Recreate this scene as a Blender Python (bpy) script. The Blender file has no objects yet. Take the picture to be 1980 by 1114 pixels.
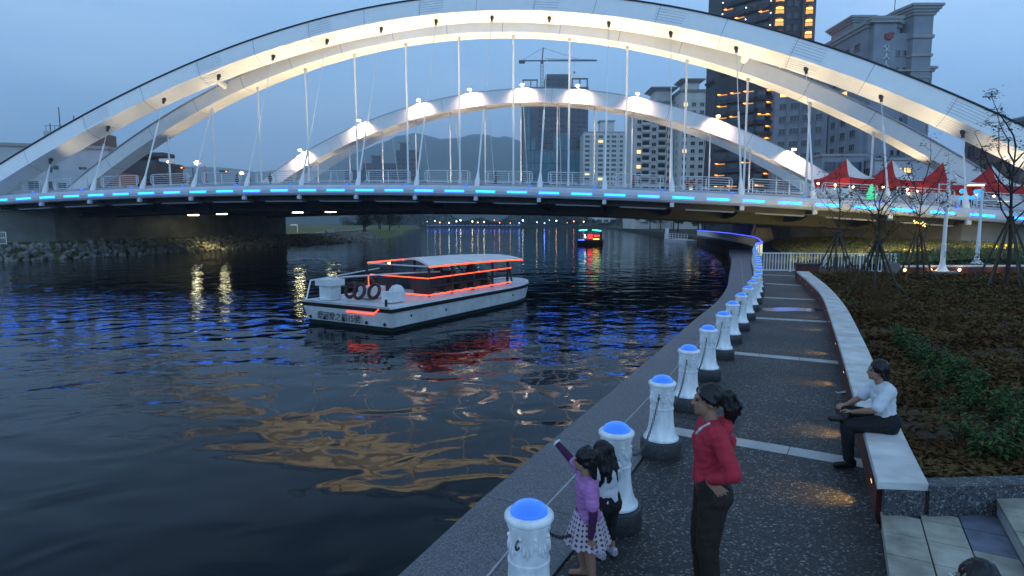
import bpy, bmesh, math, random
from mathutils import Vector, Matrix, Euler
R = math.radians
random.seed(7)
SC = bpy.context.scene
COL = SC.collection

# ------------------------------------------------------------------ camera
cam_d = bpy.data.cameras.new('camera')
cam = bpy.data.objects.new('camera', cam_d); COL.objects.link(cam)
cam.location = (0, 0, 2.75)
cam.rotation_euler = (R(90 - 6.143), 0, 0)
cam_d.sensor_width = 36; cam_d.lens = 21.45
cam_d.clip_start = 0.05; cam_d.clip_end = 12000
SC.camera = cam

# ------------------------------------------------------------------ world: dusk sky after sunset, no sun
W = bpy.data.worlds.new('World'); SC.world = W; W.use_nodes = True
nt = W.node_tree; nt.nodes.clear()
wo = nt.nodes.new('ShaderNodeOutputWorld'); bg = nt.nodes.new('ShaderNodeBackground')
tcs = nt.nodes.new('ShaderNodeTexCoord'); sx = nt.nodes.new('ShaderNodeSeparateXYZ')
sky = nt.nodes.new('ShaderNodeValToRGB')          # colour of the clear dusk air by height above the horizon
cr = sky.color_ramp
cr.elements[0].position = 0.0; cr.elements[0].color = (.30, .42, .60, 1)
cr.elements[1].position = 1.0; cr.elements[1].color = (.17, .23, .34, 1)
for p_, c_ in ((.10, (.26, .42, .66, 1)), (.22, (.31, .52, .82, 1)), (.34, (.36, .58, .90, 1)), (.55, (.21, .37, .61, 1))):
    e_ = cr.elements.new(p_); e_.color = c_
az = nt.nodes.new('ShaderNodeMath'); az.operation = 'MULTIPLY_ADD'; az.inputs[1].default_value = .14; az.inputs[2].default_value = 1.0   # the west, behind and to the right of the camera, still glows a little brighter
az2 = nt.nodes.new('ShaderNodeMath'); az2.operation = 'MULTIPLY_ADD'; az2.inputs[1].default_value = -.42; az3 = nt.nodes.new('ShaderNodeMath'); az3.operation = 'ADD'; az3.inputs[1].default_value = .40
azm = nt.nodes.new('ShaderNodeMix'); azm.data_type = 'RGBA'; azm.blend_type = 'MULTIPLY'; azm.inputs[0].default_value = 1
# soft streaks of thin cloud: a noise on the direction, lighter and greyer
tc = nt.nodes.new('ShaderNodeTexCoord'); mp = nt.nodes.new('ShaderNodeMapping'); mp.inputs['Scale'].default_value = (1.2, 1.2, 5)
mp.inputs['Rotation'].default_value = (0.1, 0.2, 0.5)
nz = nt.nodes.new('ShaderNodeTexNoise'); nz.inputs['Scale'].default_value = 2.2; nz.inputs['Detail'].default_value = 7
rp = nt.nodes.new('ShaderNodeValToRGB'); rp.color_ramp.elements[0].position = 0.42; rp.color_ramp.elements[1].position = 0.75
rp.color_ramp.elements[0].color = (0, 0, 0, 1); rp.color_ramp.elements[1].color = (.32, .32, .32, 1)
mx = nt.nodes.new('ShaderNodeMix'); mx.data_type = 'RGBA'
hs = nt.nodes.new('ShaderNodeHueSaturation'); hs.inputs['Saturation'].default_value = 0.55; hs.inputs['Value'].default_value = 1.25
tint = nt.nodes.new('ShaderNodeMix'); tint.data_type = 'RGBA'; tint.blend_type = 'MULTIPLY'; tint.inputs[0].default_value = 1
tint.inputs[7].default_value = (.93, 1.02, 1.05, 1)
L = nt.links.new
L(tc.outputs['Generated'], mp.inputs['Vector']); L(mp.outputs[0], nz.inputs['Vector']); L(nz.outputs[0], rp.inputs[0])
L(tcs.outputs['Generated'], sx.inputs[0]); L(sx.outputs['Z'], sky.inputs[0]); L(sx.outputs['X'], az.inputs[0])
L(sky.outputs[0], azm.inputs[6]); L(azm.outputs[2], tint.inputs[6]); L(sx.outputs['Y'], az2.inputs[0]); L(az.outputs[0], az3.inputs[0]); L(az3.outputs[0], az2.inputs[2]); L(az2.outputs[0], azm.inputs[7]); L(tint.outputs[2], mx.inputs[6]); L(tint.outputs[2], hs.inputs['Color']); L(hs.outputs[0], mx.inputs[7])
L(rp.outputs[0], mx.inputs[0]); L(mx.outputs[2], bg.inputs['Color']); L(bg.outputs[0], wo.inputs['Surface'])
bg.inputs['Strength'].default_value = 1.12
SC.view_settings.view_transform = 'Standard'; SC.view_settings.look = 'None'
SC.view_settings.exposure = 0.0; SC.view_settings.gamma = 1.0; SC.view_settings.use_curve_mapping = False
SC.cycles.use_denoising = True
SC.cycles.volume_bounces = 1; SC.cycles.max_bounces = 6; SC.cycles.diffuse_bounces = 3; SC.cycles.glossy_bounces = 3
SC.cycles.sample_clamp_indirect = 4.0

# ------------------------------------------------------------------ helpers
class MB:
    """collects shapes; build() links them as one mesh object"""
    def __init__(s): s.v = []; s.f = []; s.m = []; s.mi = 0
    def add(s, vs, fs, M=None):
        b = len(s.v)
        s.v += [tuple(M @ Vector(p)) for p in vs] if M else [tuple(p) for p in vs]
        s.f += [tuple(i + b for i in f) for f in fs]; s.m += [s.mi] * len(fs); return s
    def box(s, c, d, M=None):
        x, y, z = c; a, b, h = d[0] / 2, d[1] / 2, d[2] / 2
        vs = [(x + i * a, y + j * b, z + k * h) for k in (-1, 1) for j in (-1, 1) for i in (-1, 1)]
        return s.add(vs, [(0, 2, 3, 1), (4, 5, 7, 6), (0, 1, 5, 4), (2, 6, 7, 3), (0, 4, 6, 2), (1, 3, 7, 5)], M)
    def bar(s, p, q, w, h=None):
        p = Vector(p); q = Vector(q); d = q - p; l = d.length; h = h or w
        if l < 1e-6: return s
        return s.box((0, 0, l / 2), (w, h, l), Matrix.Translation(p) @ d.to_track_quat('Z', 'Y').to_matrix().to_4x4())
    def tube(s, pts, r, n=8, closed=False):
        pts = [Vector(p) for p in pts]; rr = r if isinstance(r, (list, tuple)) else [r] * len(pts)
        N = len(pts); ref = None; vs = []
        for i, p in enumerate(pts):
            a = pts[(i - 1) % N] if (closed or i > 0) else p; b = pts[(i + 1) % N] if (closed or i < N - 1) else p
            t = (b - a).normalized()
            if ref is None: ref = t.orthogonal().normalized()
            ref = (ref - t * ref.dot(t)); ref = ref.normalized() if ref.length > 1e-6 else t.orthogonal().normalized()
            w = t.cross(ref)
            for k in range(n):
                an = 2 * math.pi * k / n; vs.append(p + (ref * math.cos(an) + w * math.sin(an)) * rr[i])
        fs = []
        for i in range(N if closed else N - 1):
            j = (i + 1) % N
            for k in range(n): fs.append((i * n + k, i * n + (k + 1) % n, j * n + (k + 1) % n, j * n + k))
        if not closed: fs += [tuple(range(n))[::-1], tuple((N - 1) * n + k for k in range(n))]
        return s.add(vs, fs)
    def lathe(s, prof, n=24, c=(0, 0, 0), M=None):
        vs = []; fs = []
        for r, z in prof:
            for k in range(n):
                a = 2 * math.pi * k / n; vs.append((c[0] + r * math.cos(a), c[1] + r * math.sin(a), c[2] + z))
        for i in range(len(prof) - 1):
            for k in range(n): fs.append((i * n + k, i * n + (k + 1) % n, (i + 1) * n + (k + 1) % n, (i + 1) * n + k))
        fs.append(tuple(range(n))[::-1]); fs.append(tuple((len(prof) - 1) * n + k for k in range(n)))
        return s.add(vs, fs, M)
    def ball(s, c, r, n=12, m=8, M=None):
        rx, ry, rz = r if isinstance(r, (list, tuple)) else (r, r, r)
        vs = [(c[0], c[1], c[2] - rz)]
        for i in range(1, m):
            t = math.pi * i / m
            for k in range(n):
                a = 2 * math.pi * k / n; vs.append((c[0] + rx * math.sin(t) * math.cos(a), c[1] + ry * math.sin(t) * math.sin(a), c[2] - rz * math.cos(t)))
        vs.append((c[0], c[1], c[2] + rz)); e = len(vs) - 1
        fs = [(0, 1 + (k + 1) % n, 1 + k) for k in range(n)]
        for i in range(m - 2):
            for k in range(n):
                a = 1 + i * n + k; b = 1 + i * n + (k + 1) % n; fs.append((a, b, b + n, a + n))
        fs += [(e, 1 + (m - 2) * n + k, 1 + (m - 2) * n + (k + 1) % n) for k in range(n)]
        return s.add(vs, fs, M)
    def prism(s, poly, z0, z1, M=None):
        n = len(poly)
        A = sum(poly[i][0] * poly[(i + 1) % n][1] - poly[(i + 1) % n][0] * poly[i][1] for i in range(n))
        if A < 0: poly = poly[::-1]
        f0 = z0 if callable(z0) else (lambda p: z0); f1 = z1 if callable(z1) else (lambda p: z1)
        vs = [(p[0], p[1], f0(p)) for p in poly] + [(p[0], p[1], f1(p)) for p in poly]
        fs = [tuple(range(n))[::-1], tuple(range(n, 2 * n))] + [(i, (i + 1) % n, n + (i + 1) % n, n + i) for i in range(n)]
        return s.add(vs, fs, M)
    def strip(s, A, B):
        """quads between two rows of points"""
        n = len(A); return s.add(list(A) + list(B), [(i, i + 1, n + i + 1, n + i) for i in range(n - 1)])
    def mesh(s, name, mats, smooth=False, ang=38):
        me = bpy.data.meshes.new(name); me.from_pydata(s.v, [], s.f)
        mats = mats if isinstance(mats, (list, tuple)) else [mats]
        for m in mats: me.materials.append(m)
        if len(mats) > 1: me.polygons.foreach_set('material_index', s.m)
        if smooth:
            me.polygons.foreach_set('use_smooth', [True] * len(me.polygons)); me.set_sharp_from_angle(angle=R(ang))
        me.update(); return me
    def build(s, name, mats, parent=None, smooth=False, ang=38, loc=None, rz=None):
        return link(name, s.mesh(name, mats, smooth, ang), parent, loc, rz)
def link(name, data, parent=None, loc=None, rz=None):
    o = bpy.data.objects.new(name, data); COL.objects.link(o)
    if parent: o.parent = parent
    if loc is not None: o.location = loc
    if rz is not None: o.rotation_euler = (0, 0, rz)
    return o
def tag(o, label=None, cat=None, group=None, kind=None):
    for k, v in (('label', label), ('category', cat), ('group', group), ('kind', kind)):
        if v: o[k] = v
    return o
def thing(name, label, cat, loc=(0, 0, 0), rz=0, group=None):
    o = bpy.data.objects.new(name, None); COL.objects.link(o); o.empty_display_size = .2
    o.location = loc; o.rotation_euler = (0, 0, rz); return tag(o, label, cat, group)
def copy_tree(o, parent=None):
    c = o.copy(); COL.objects.link(c)
    if parent: c.parent = parent
    for ch in list(o.children): copy_tree(ch, c)
    return c
def ordinal(i):
    return ['nearest', 'second', 'third', 'fourth', 'fifth', 'sixth', 'seventh', 'eighth', 'ninth', 'tenth', 'eleventh', 'twelfth', 'thirteenth', 'fourteenth',
            'fifteenth', 'sixteenth', 'seventeenth', 'eighteenth', 'nineteenth', 'twentieth', 'twenty-first', 'twenty-second', 'twenty-third', 'twenty-fourth',
            'twenty-fifth', 'twenty-sixth', 'twenty-seventh', 'twenty-eighth', 'twenty-ninth', 'thirtieth'][i]
def spot(loc, aim, power, color=(1, .85, .62), angle=50, blend=.6, r=.06, parent=None):
    d = bpy.data.lights.new('floodlight_lamp', 'SPOT'); d.energy = power; d.color = color; d.spot_size = R(angle); d.spot_blend = blend; d.shadow_soft_size = r
    o = bpy.data.objects.new('floodlight_lamp', d); COL.objects.link(o); o.parent = parent
    o.location = loc; o.rotation_euler = (Vector(aim) - Vector(loc)).to_track_quat('-Z', 'Y').to_euler(); return o
def point(loc, power, color=(1, .6, .25), r=.08, parent=None):
    d = bpy.data.lights.new('lamp_glow', 'POINT'); d.energy = power; d.color = color; d.shadow_soft_size = r
    o = bpy.data.objects.new('lamp_glow', d); COL.objects.link(o); o.location = loc; o.parent = parent; return o

# ------------------------------------------------------------------ materials
def mat(name, c, rough=.6, var=.15, scale=6, metal=0, bump=0, bscale=None, spec=.4, c2=None, coat=0, stretch=None, detail=4):
    m = bpy.data.materials.new(name); m.use_nodes = True; t = m.node_tree; b = t.nodes['Principled BSDF']
    b.inputs['Roughness'].default_value = rough; b.inputs['Metallic'].default_value = metal; b.inputs['Specular IOR Level'].default_value = spec
    b.inputs['Coat Weight'].default_value = coat
    co = t.nodes.new('ShaderNodeTexCoord'); ma = t.nodes.new('ShaderNodeMapping'); t.links.new(co.outputs['Object'], ma.inputs[0])
    if stretch: ma.inputs['Scale'].default_value = stretch
    n = t.nodes.new('ShaderNodeTexNoise'); n.inputs['Scale'].default_value = scale; n.inputs['Detail'].default_value = detail; t.links.new(ma.outputs[0], n.inputs[0])
    r = t.nodes.new('ShaderNodeValToRGB'); r.color_ramp.elements[0].position = .3; r.color_ramp.elements[1].position = .7
    c2 = c2 or c
    r.color_ramp.elements[0].color = tuple(max(0, x * (1 - var)) for x in c) + (1,); r.color_ramp.elements[1].color = tuple(min(1, x * (1 + var)) for x in c2) + (1,)
    t.links.new(n.outputs[0], r.inputs[0]); t.links.new(r.outputs[0], b.inputs['Base Color'])
    if bump:
        n2 = t.nodes.new('ShaderNodeTexNoise'); n2.inputs['Scale'].default_value = bscale or scale * 4; n2.inputs['Detail'].default_value = 5; t.links.new(ma.outputs[0], n2.inputs[0])
        bp = t.nodes.new('ShaderNodeBump'); bp.inputs['Strength'].default_value = 1; bp.inputs['Distance'].default_value = bump
        t.links.new(n2.outputs[0], bp.inputs['Height']); t.links.new(bp.outputs[0], b.inputs['Normal'])
    return m
def glow(name, c, s):
    m = bpy.data.materials.new(name); m.use_nodes = True; b = m.node_tree.nodes['Principled BSDF']
    b.inputs['Base Color'].default_value = (*[min(.8, x) for x in c], 1); b.inputs['Emission Color'].default_value = (*c, 1); b.inputs['Emission Strength'].default_value = s
    return m
def speckle(name, base, dark, light, scale, rough=.55, big=.25, lo=.15, hi=.85, bump=.002):
    """stone with visible grains: each cell of a voronoi has its own tone"""
    m = bpy.data.materials.new(name); m.use_nodes = True; t = m.node_tree; b = t.nodes['Principled BSDF']; b.inputs['Roughness'].default_value = rough
    co = t.nodes.new('ShaderNodeTexCoord'); v = t.nodes.new('ShaderNodeTexVoronoi'); v.inputs['Scale'].default_value = scale
    geo = t.nodes.new('ShaderNodeNewGeometry'); t.links.new(geo.outputs['Position'], v.inputs['Vector'])
    sp = t.nodes.new('ShaderNodeSeparateColor'); t.links.new(v.outputs['Color'], sp.inputs[0])
    r = t.nodes.new('ShaderNodeValToRGB'); e = r.color_ramp.elements
    e[0].position = lo; e[0].color = (*dark, 1); e[1].position = 1; e[1].color = (*light, 1)
    k = e.new(.45); k.color = (*base, 1); k = e.new(hi); k.color = tuple(x * 1.35 for x in base) + (1,)
    t.links.new(sp.outputs[0], r.inputs[0])
    n = t.nodes.new('ShaderNodeTexNoise'); n.inputs['Scale'].default_value = .8; n.inputs['Detail'].default_value = 6; t.links.new(geo.outputs['Position'], n.inputs[0])
    mr = t.nodes.new('ShaderNodeMapRange'); mr.inputs[1].default_value = .3; mr.inputs[2].default_value = .7; mr.inputs[3].default_value = 1 - big; mr.inputs[4].default_value = 1 + big
    t.links.new(n.outputs[0], mr.inputs[0])
    mu = t.nodes.new('ShaderNodeMix'); mu.data_type = 'RGBA'; mu.blend_type = 'MULTIPLY'; mu.inputs[0].default_value = 1
    t.links.new(r.outputs[0], mu.inputs[6]); t.links.new(mr.outputs[0], mu.inputs[7]); t.links.new(mu.outputs[2], b.inputs['Base Color'])
    bp = t.nodes.new('ShaderNodeBump'); bp.inputs['Distance'].default_value = bump; bp.invert = True
    t.links.new(v.outputs['Distance'], bp.inputs['Height']); t.links.new(bp.outputs[0], b.inputs['Normal'])
    return m
M = dict(
    white=mat('white_paint', (.80, .79, .77), .42, .035, 1.2, bump=.002, bscale=9),
    fascia=mat('pale_grey_paint', (.54, .56, .60), .45, .08, .8),
    soffit=mat('soffit_concrete', (.30, .29, .28), .75, .2, .6, bump=.01),
    steel=mat('dark_steel', (.035, .037, .042), .5, .25, 2, metal=.3),
    ledge=mat('flange_paint', (.34, .36, .40), .45, .1, 1),
    rail=mat('rail_metal', (.62, .64, .66), .35, .08, 3, metal=.5),
    conc=mat('board_concrete', (.17, .165, .15), .85, .3, .5, bump=.02, bscale=3),
    quay=speckle('granite_coping', (.092, .098, .108), (.04, .043, .047), (.22, .23, .245), 95, .45, .14),
    agg=speckle('exposed_aggregate', (.023, .0225, .0215), (.005, .005, .0055), (.23, .225, .21), 58, .62, .5, hi=.86, bump=.004),
    inlay=mat('inlay_stone', (.40, .41, .42), .6, .15, 5),
    slab=mat('pale_granite_slab', (.40, .39, .37), .5, .22, 3, bump=.001, bscale=60),
    cap=mat('veined_cap_stone', (.50, .485, .45), .5, .25, 2.2, stretch=(1, 1, 4), c2=(.58, .56, .53), detail=8),
    brick=mat('dark_red_brick', (.10, .028, .02), .8, .4, 9, bump=.006, bscale=14),
    washed=speckle('washed_granite_wall', (.06, .06, .065), (.02, .02, .022), (.25, .25, .25), 70, .7, .2, bump=.004),
    tile=mat('step_tile', (.27, .25, .19), .6, .38, 4, bump=.002, bscale=40, c2=(.31, .295, .24), detail=8),
    tileblue=mat('blue_step_tile', (.13, .145, .19), .55, .3, 6, bump=.002, bscale=40),
    grout=mat('dark_joint', (.022, .022, .02), .9, .3, 10),
    boll=mat('bollard_enamel', (.70, .72, .73), .40, .26, 7, bump=.004, bscale=34, stretch=(1, 1, .35), c2=(.78, .80, .81), detail=9),
    plinth=speckle('black_granite', (.03, .03, .032), (.012, .012, .014), (.10, .10, .10), 120, .5, .2),
    chain=mat('chain_steel', (.10, .10, .11), .35, .3, 20, metal=.8),
    soil=mat('dry_soil', (.045, .027, .016), .95, .5, 1.6, bump=.06, bscale=5, c2=(.05, .036, .016)),
    earth=mat('bank_earth', (.06, .055, .03), .95, .4, .3, bump=.15, bscale=1.5),
    grassy=mat('mown_grass', (.10, .105, .025), .95, .45, 1.2, bump=.1, bscale=6, c2=(.12, .115, .03)),
    rock=mat('riprap_rock', (.16, .155, .14), .85, .45, .9, bump=.05, bscale=4),
    dry=mat('dry_groundcover', (.105, .040, .016), .9, .5, 1.3, c2=(.085, .055, .020), spec=.1),
    leaf=mat('green_leaf', (.024, .055, .013), .7, .5, 3, c2=(.052, .095, .025), spec=.15),
    dleaf=mat('dark_leaf', (.022, .035, .014), .6, .5, 2),
    bark=mat('bark', (.035, .026, .02), .9, .4, 14, bump=.01, stretch=(1, 1, .2)),
    pole=mat('bamboo_stake', (.055, .042, .028), .8, .4, 12, stretch=(1, 1, .15)),
    glass=mat('window_glass', (.018, .026, .036), .12, .3, .5, spec=.6),
    teal=mat('teal_curtain_glass', (.025, .13, .17), .3, .35, .15, spec=.7),
    black=mat('black_rubber', (.012, .012, .013), .6, .3, 8),
    red=mat('red_canvas', (.42, .018, .018), .75, .15, 3),
    canvas=mat('white_canvas', (.70, .70, .68), .75, .08, 3),
    hull=mat('hull_paint', (.58, .60, .60), .35, .14, 2.5, bump=.003),
    hullgreen=mat('antifouling_paint', (.012, .022, .022), .5, .3, 3),
    skin=mat('skin', (.30, .165, .105), .55, .1, 12), hair=mat('black_hair', (.006, .005, .005), .42, .4, 40, stretch=(1, 1, .15)),
    woodbrown=mat('brown_wood', (.06, .02, .014), .5, .3, 8),
)
"""(window, wall and cloth colours follow where they are used)"""

# ------------------------------------------------------------------ setting
def offset(pl, d):
    out = []
    for i, p in enumerate(pl):
        a = Vector(pl[max(0, i - 1)]); b = Vector(pl[min(len(pl) - 1, i + 1)]); t = (b - a).normalized()
        out.append((p[0] + t.y * d, p[1] - t.x * d))
    return out                                                   # to the right of the walking direction for d > 0
def resample(pl, step):
    P = [Vector(p) for p in pl]; out = [P[0].copy()]; acc = 0
    for a, b in zip(P, P[1:]):
        l = (b - a).length; t = step - acc
        while t <= l: out.append(a.lerp(b, t / l)); t += step
        acc = (acc + l) % step if l < step - acc + 1e9 else 0
        acc = l - (t - step)
    return out
def smooth_line(pl, n=6):
    """Catmull-Rom through the points"""
    P = [Vector(p) for p in pl]; P = [2 * P[0] - P[1]] + P + [2 * P[-1] - P[-2]]; out = []
    for i in range(1, len(P) - 2):
        a, b, c, d = P[i - 1:i + 3]
        for k in range(n):
            t = k / n; out.append(.5 * ((2 * b) + (c - a) * t + (2 * a - 5 * b + 4 * c - d) * t * t + (3 * b - a - 3 * c + d) * t ** 3))
    out.append(P[-2]); return out
WZ = -1.25
# water
mw = bpy.data.materials.new('river_water'); mw.use_nodes = True; t = mw.node_tree; b = t.nodes['Principled BSDF']
b.inputs['Base Color'].default_value = (.002, .004, .007, 1); b.inputs['Roughness'].default_value = .035; b.inputs['IOR'].default_value = 1.165
geo = t.nodes.new('ShaderNodeNewGeometry')
def wave(scale, stretch, rot, detail, dist=0.0):
    ma = t.nodes.new('ShaderNodeMapping'); ma.inputs['Scale'].default_value = stretch; ma.inputs['Rotation'].default_value = (0, 0, R(rot))
    n = t.nodes.new('ShaderNodeTexNoise'); n.inputs['Scale'].default_value = scale; n.inputs['Detail'].default_value = detail; n.inputs['Distortion'].default_value = dist
    t.links.new(geo.outputs['Position'], ma.inputs[0]); t.links.new(ma.outputs[0], n.inputs[0]); return n.outputs[0]
def math_(op, a, b_):
    n = t.nodes.new('ShaderNodeMath'); n.operation = op
    for i, x in enumerate((a, b_)):
        if isinstance(x, (int, float)): n.inputs[i].default_value = x
        else: t.links.new(x, n.inputs[i])
    return n.outputs[0]
# long smooth waves everywhere; short chop in the open water to the left and behind the boat, calm close to the quay
swell = wave(.16, (1, 1.8, 1), 14, 1.0, .5); roll = wave(.62, (1, 1.25, 1), -22, .6, .9); chop = wave(1.35, (1, 1.6, 1), -14, 1.6, .5); rip = wave(6.5, (1, 1.8, 1), 8, 2)
patch = wave(.09, (1, 1, 1), 30, 2)
sxyz = t.nodes.new('ShaderNodeSeparateXYZ'); t.links.new(geo.outputs['Position'], sxyz.inputs[0])
def ramp_(v, a0, a1, b0, b1):
    n = t.nodes.new('ShaderNodeMapRange'); n.interpolation_type = 'SMOOTHSTEP'
    for i_, x in enumerate((a0, a1, b0, b1)): n.inputs[i_ + 1].default_value = x
    t.links.new(v, n.inputs[0]); return n.outputs[0]
mk_ = math_('MAXIMUM', ramp_(sxyz.outputs['Y'], 13, 20, .05, .26), ramp_(sxyz.outputs['X'], -15, -5, 1.0, .05))
mk_ = math_('MULTIPLY', mk_, ramp_(sxyz.outputs['Y'], 28, 50, 1.0, .35))
mk_ = math_('MULTIPLY', mk_, ramp_(patch, .36, .64, .45, 1.35))
chop2 = wave(3.2, (1, 1.3, 1), 35, 1.2, .4)                          # the boat's wash on the quay side
m2_ = math_('MULTIPLY', math_('MULTIPLY', ramp_(sxyz.outputs['Y'], 13.5, 18, 0, 1), ramp_(sxyz.outputs['Y'], 25, 36, 1, 0)), ramp_(sxyz.outputs['X'], -9, -5, 0, 1))
h0 = math_('MULTIPLY', math_('MULTIPLY', chop2, .009), m2_)
h = math_('ADD', math_('ADD', h0, math_('ADD', math_('MULTIPLY', swell, .05), math_('MULTIPLY', roll, .052))), math_('ADD', math_('MULTIPLY', math_('MULTIPLY', chop, .026), mk_), math_('MULTIPLY', math_('MULTIPLY', rip, .0022), math_('ADD', mk_, .12))))
bp = t.nodes.new('ShaderNodeBump'); bp.inputs['Strength'].default_value = 1; bp.inputs['Distance'].default_value = 1.0
t.links.new(h, bp.inputs['Height']); t.links.new(bp.outputs[0], b.inputs['Normal'])
w = MB().add([(-3500, -300, WZ), (3500, -300, WZ), (3500, 3600, WZ), (-3500, 3600, WZ)], [(0, 1, 2, 3)]).build('water', mw); tag(w, kind='structure')
riverbed = MB().add([(-3500, -300, -4), (3500, -300, -4), (3500, 3600, -4), (-3500, 3600, -4)], [(0, 1, 2, 3)]).build('ground', M['earth']); tag(riverbed, kind='structure')

# banks
QE = smooth_line([(-3.6, -1.5), (-.85, 4.5), (-.16, 6.07), (1.17, 8.75), (3.11, 12.73), (5.35, 17.39), (6.95, 20.6), (9.1, 25.6), (11.1, 31), (14.9, 41.3), (18.6, 52), (28, 82), (37, 131), (50, 252), (62, 430)], 5)
QE = [tuple(p) for p in QE]
rb = MB().prism(QE + [(3000, 446), (3000, -60), (-12, -60), (-11, -16)], -3, -.06).build('right_bank', M['earth']); tag(rb, kind='structure')
LE = [(-3000, 25), (-90, 30), (-66, 52), (-53, 61), (-48.5, 66), (-45, 77), (-38.6, 105), (-32.5, 124), (-31, 150), (-33, 195), (-52, 300), (-66, 452)]
LI = offset(LE, -4.6)
lb = MB(); lb.strip([(x, y, WZ - .8) for x, y in LE], [(x, y, .42) for x, y in LI]); lb.prism(LI + [(-3000, 452)], -3, .42)
lb = lb.build('left_bank', M['grassy']); tag(lb, kind='structure')
fb = MB().prism([(-3000, 440), (-66, 452), (0, 455), (62, 434), (3000, 440), (3000, 3500), (-3000, 3500)], -3, 0.2).build('far_bank', M['earth']); tag(fb, kind='structure')
# hills
hm = mat('forested_hill', (.030, .045, .030), .95, .4, .01, c2=(.045, .06, .035))
def hill(name, x0, x1, Y, prof, seed, base=0):
    rnd = random.Random(seed); nx = 90; rows = 7; vs = []; fs = []
    jit = [rnd.uniform(-1, 1) for _ in range(nx + 1)]
    for r in range(rows):
        f = r / (rows - 1)
        for i in range(nx + 1):
            x = x0 + (x1 - x0) * i / nx
            hgt = 0
            for (xa, ha), (xb, hb) in zip(prof, prof[1:]):
                if xa <= x <= xb: u = (x - xa) / (xb - xa); u = u * u * (3 - 2 * u); hgt = ha + (hb - ha) * u
            hgt += (math.sin(i * .9 + seed) * 4 + jit[i] * 5) * (hgt > 20)
            vs.append((x + rnd.uniform(-8, 8), Y + 700 * f + rnd.uniform(-25, 25), hgt * math.sin(f * math.pi / 2) ** .8 + rnd.uniform(-4, 4) * f - 2))
    for r in range(rows - 1):
        for i in range(nx): a = r * (nx + 1) + i; fs.append((a, a + 1, a + nx + 2, a + nx + 1))
    return tag(MB().add(vs, fs).build(name, hm, smooth=True, ang=80), kind='structure')
hill('hills', -2600, 900, 2100, [(-2600, 150), (-1800, 215), (-1450, 250), (-1000, 228), (-760, 250), (-640, 330), (-430, 395), (-250, 370), (-120, 395), (60, 360), (300, 240), (600, 160), (900, 60)], 3)
hill('foothills', -2400, 700, 1350, [(-2400, 90), (-1600, 110), (-1100, 150), (-800, 120), (-620, 135), (-300, 150), (0, 90), (300, 110), (700, 40)], 5)

# ------------------------------------------------------------------ the arch bridge; local axes: x along the deck, y away from the camera, z up
BR = thing('arch_bridge', 'white twin arch road bridge with blue edge lights spanning the river', 'bridge', (0, 57.68, 0), -.17023)
def zl(s): return 5.538 - 1.523 * s / 50 - 1.6506 * (s / 50) ** 2
S0, S1 = -78, 62
SS = [S0 + 2 * i for i in range((S1 - S0) // 2 + 1)]
def sweep(mb, prof, ss=SS, f=zl, closed=False):
    rows = [[(s, o, f(s) + z) for s in ss] for o, z in prof]
    pairs = list(zip(rows, rows[1:])) + ([(rows[-1], rows[0])] if closed else [])
    for A, B in pairs: mb.strip(A, B)
    if closed:
        n = len(prof)
        mb.add([r[0] for r in rows], [tuple(range(n))]); mb.add([r[-1] for r in rows], [tuple(range(n))[::-1]])
    return mb
DK = .46                                                         # deck surface above the light line
d = sweep(MB(), [(.5, DK), (54.3, DK), (54.3, -.36), (.5, -.36)], closed=True).build('deck', M['soffit'], BR)
fp = [(.62, .50), (.30, .56), (.02, .54), (-.14, .34), (-.20, .05), (-.16, -.22), (.0, -.42), (.24, -.47), (.62, -.47)]
sweep(MB(), fp, closed=True).build('fascia', M['fascia'], BR, smooth=True, ang=50)
sweep(MB(), [(54.8 - o, z) for o, z in fp], closed=True).build('fascia', M['fascia'], BR, smooth=True, ang=50)
sweep(MB(), [(.66, .44), (.66, .80), (.95, .80), (.95, .44)], closed=True).build('kerb', M['ledge'], BR)
sweep(MB(), [(14.5, .44), (14.5, .62), (40.5, .62), (40.5, .44)], closed=True).build('roadway', mat('asphalt', (.05, .05, .052), .85, .2, 4), BR)
for o0, o1, dep in ((9.0, 9.5, 1.62), (45.6, 46.1, 1.62)):
    g = MB(); sweep(g, [(o0, -.40), (o1, -.40), (o1, -dep), (o0, -dep)], closed=True); sweep(g, [(o0 - .45, -dep - .004), (o1 + .45, -dep - .004), (o1 + .45, -dep - .14), (o0 - .45, -dep - .14)], closed=True)
    g.build('girder', M['steel'], BR)
sweep(MB(), [(13.6, -.37), (14.2, -.37), (14.2, -1.85), (13.6, -1.85)], closed=True).build('girder', M['steel'], BR)
sweep(MB(), [(1.7, -.37), (1.95, -.37), (1.95, -.92), (1.7, -.92)], closed=True).build('edge_beam', M['steel'], BR)
HA = [-51.45 + 6 * i for i in range(16)]
HB = [-43.52 + 6 * i for i in range(14)]
HC = [-42.16 + 6 * i for i in range(14)]
fbm = MB()
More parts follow.
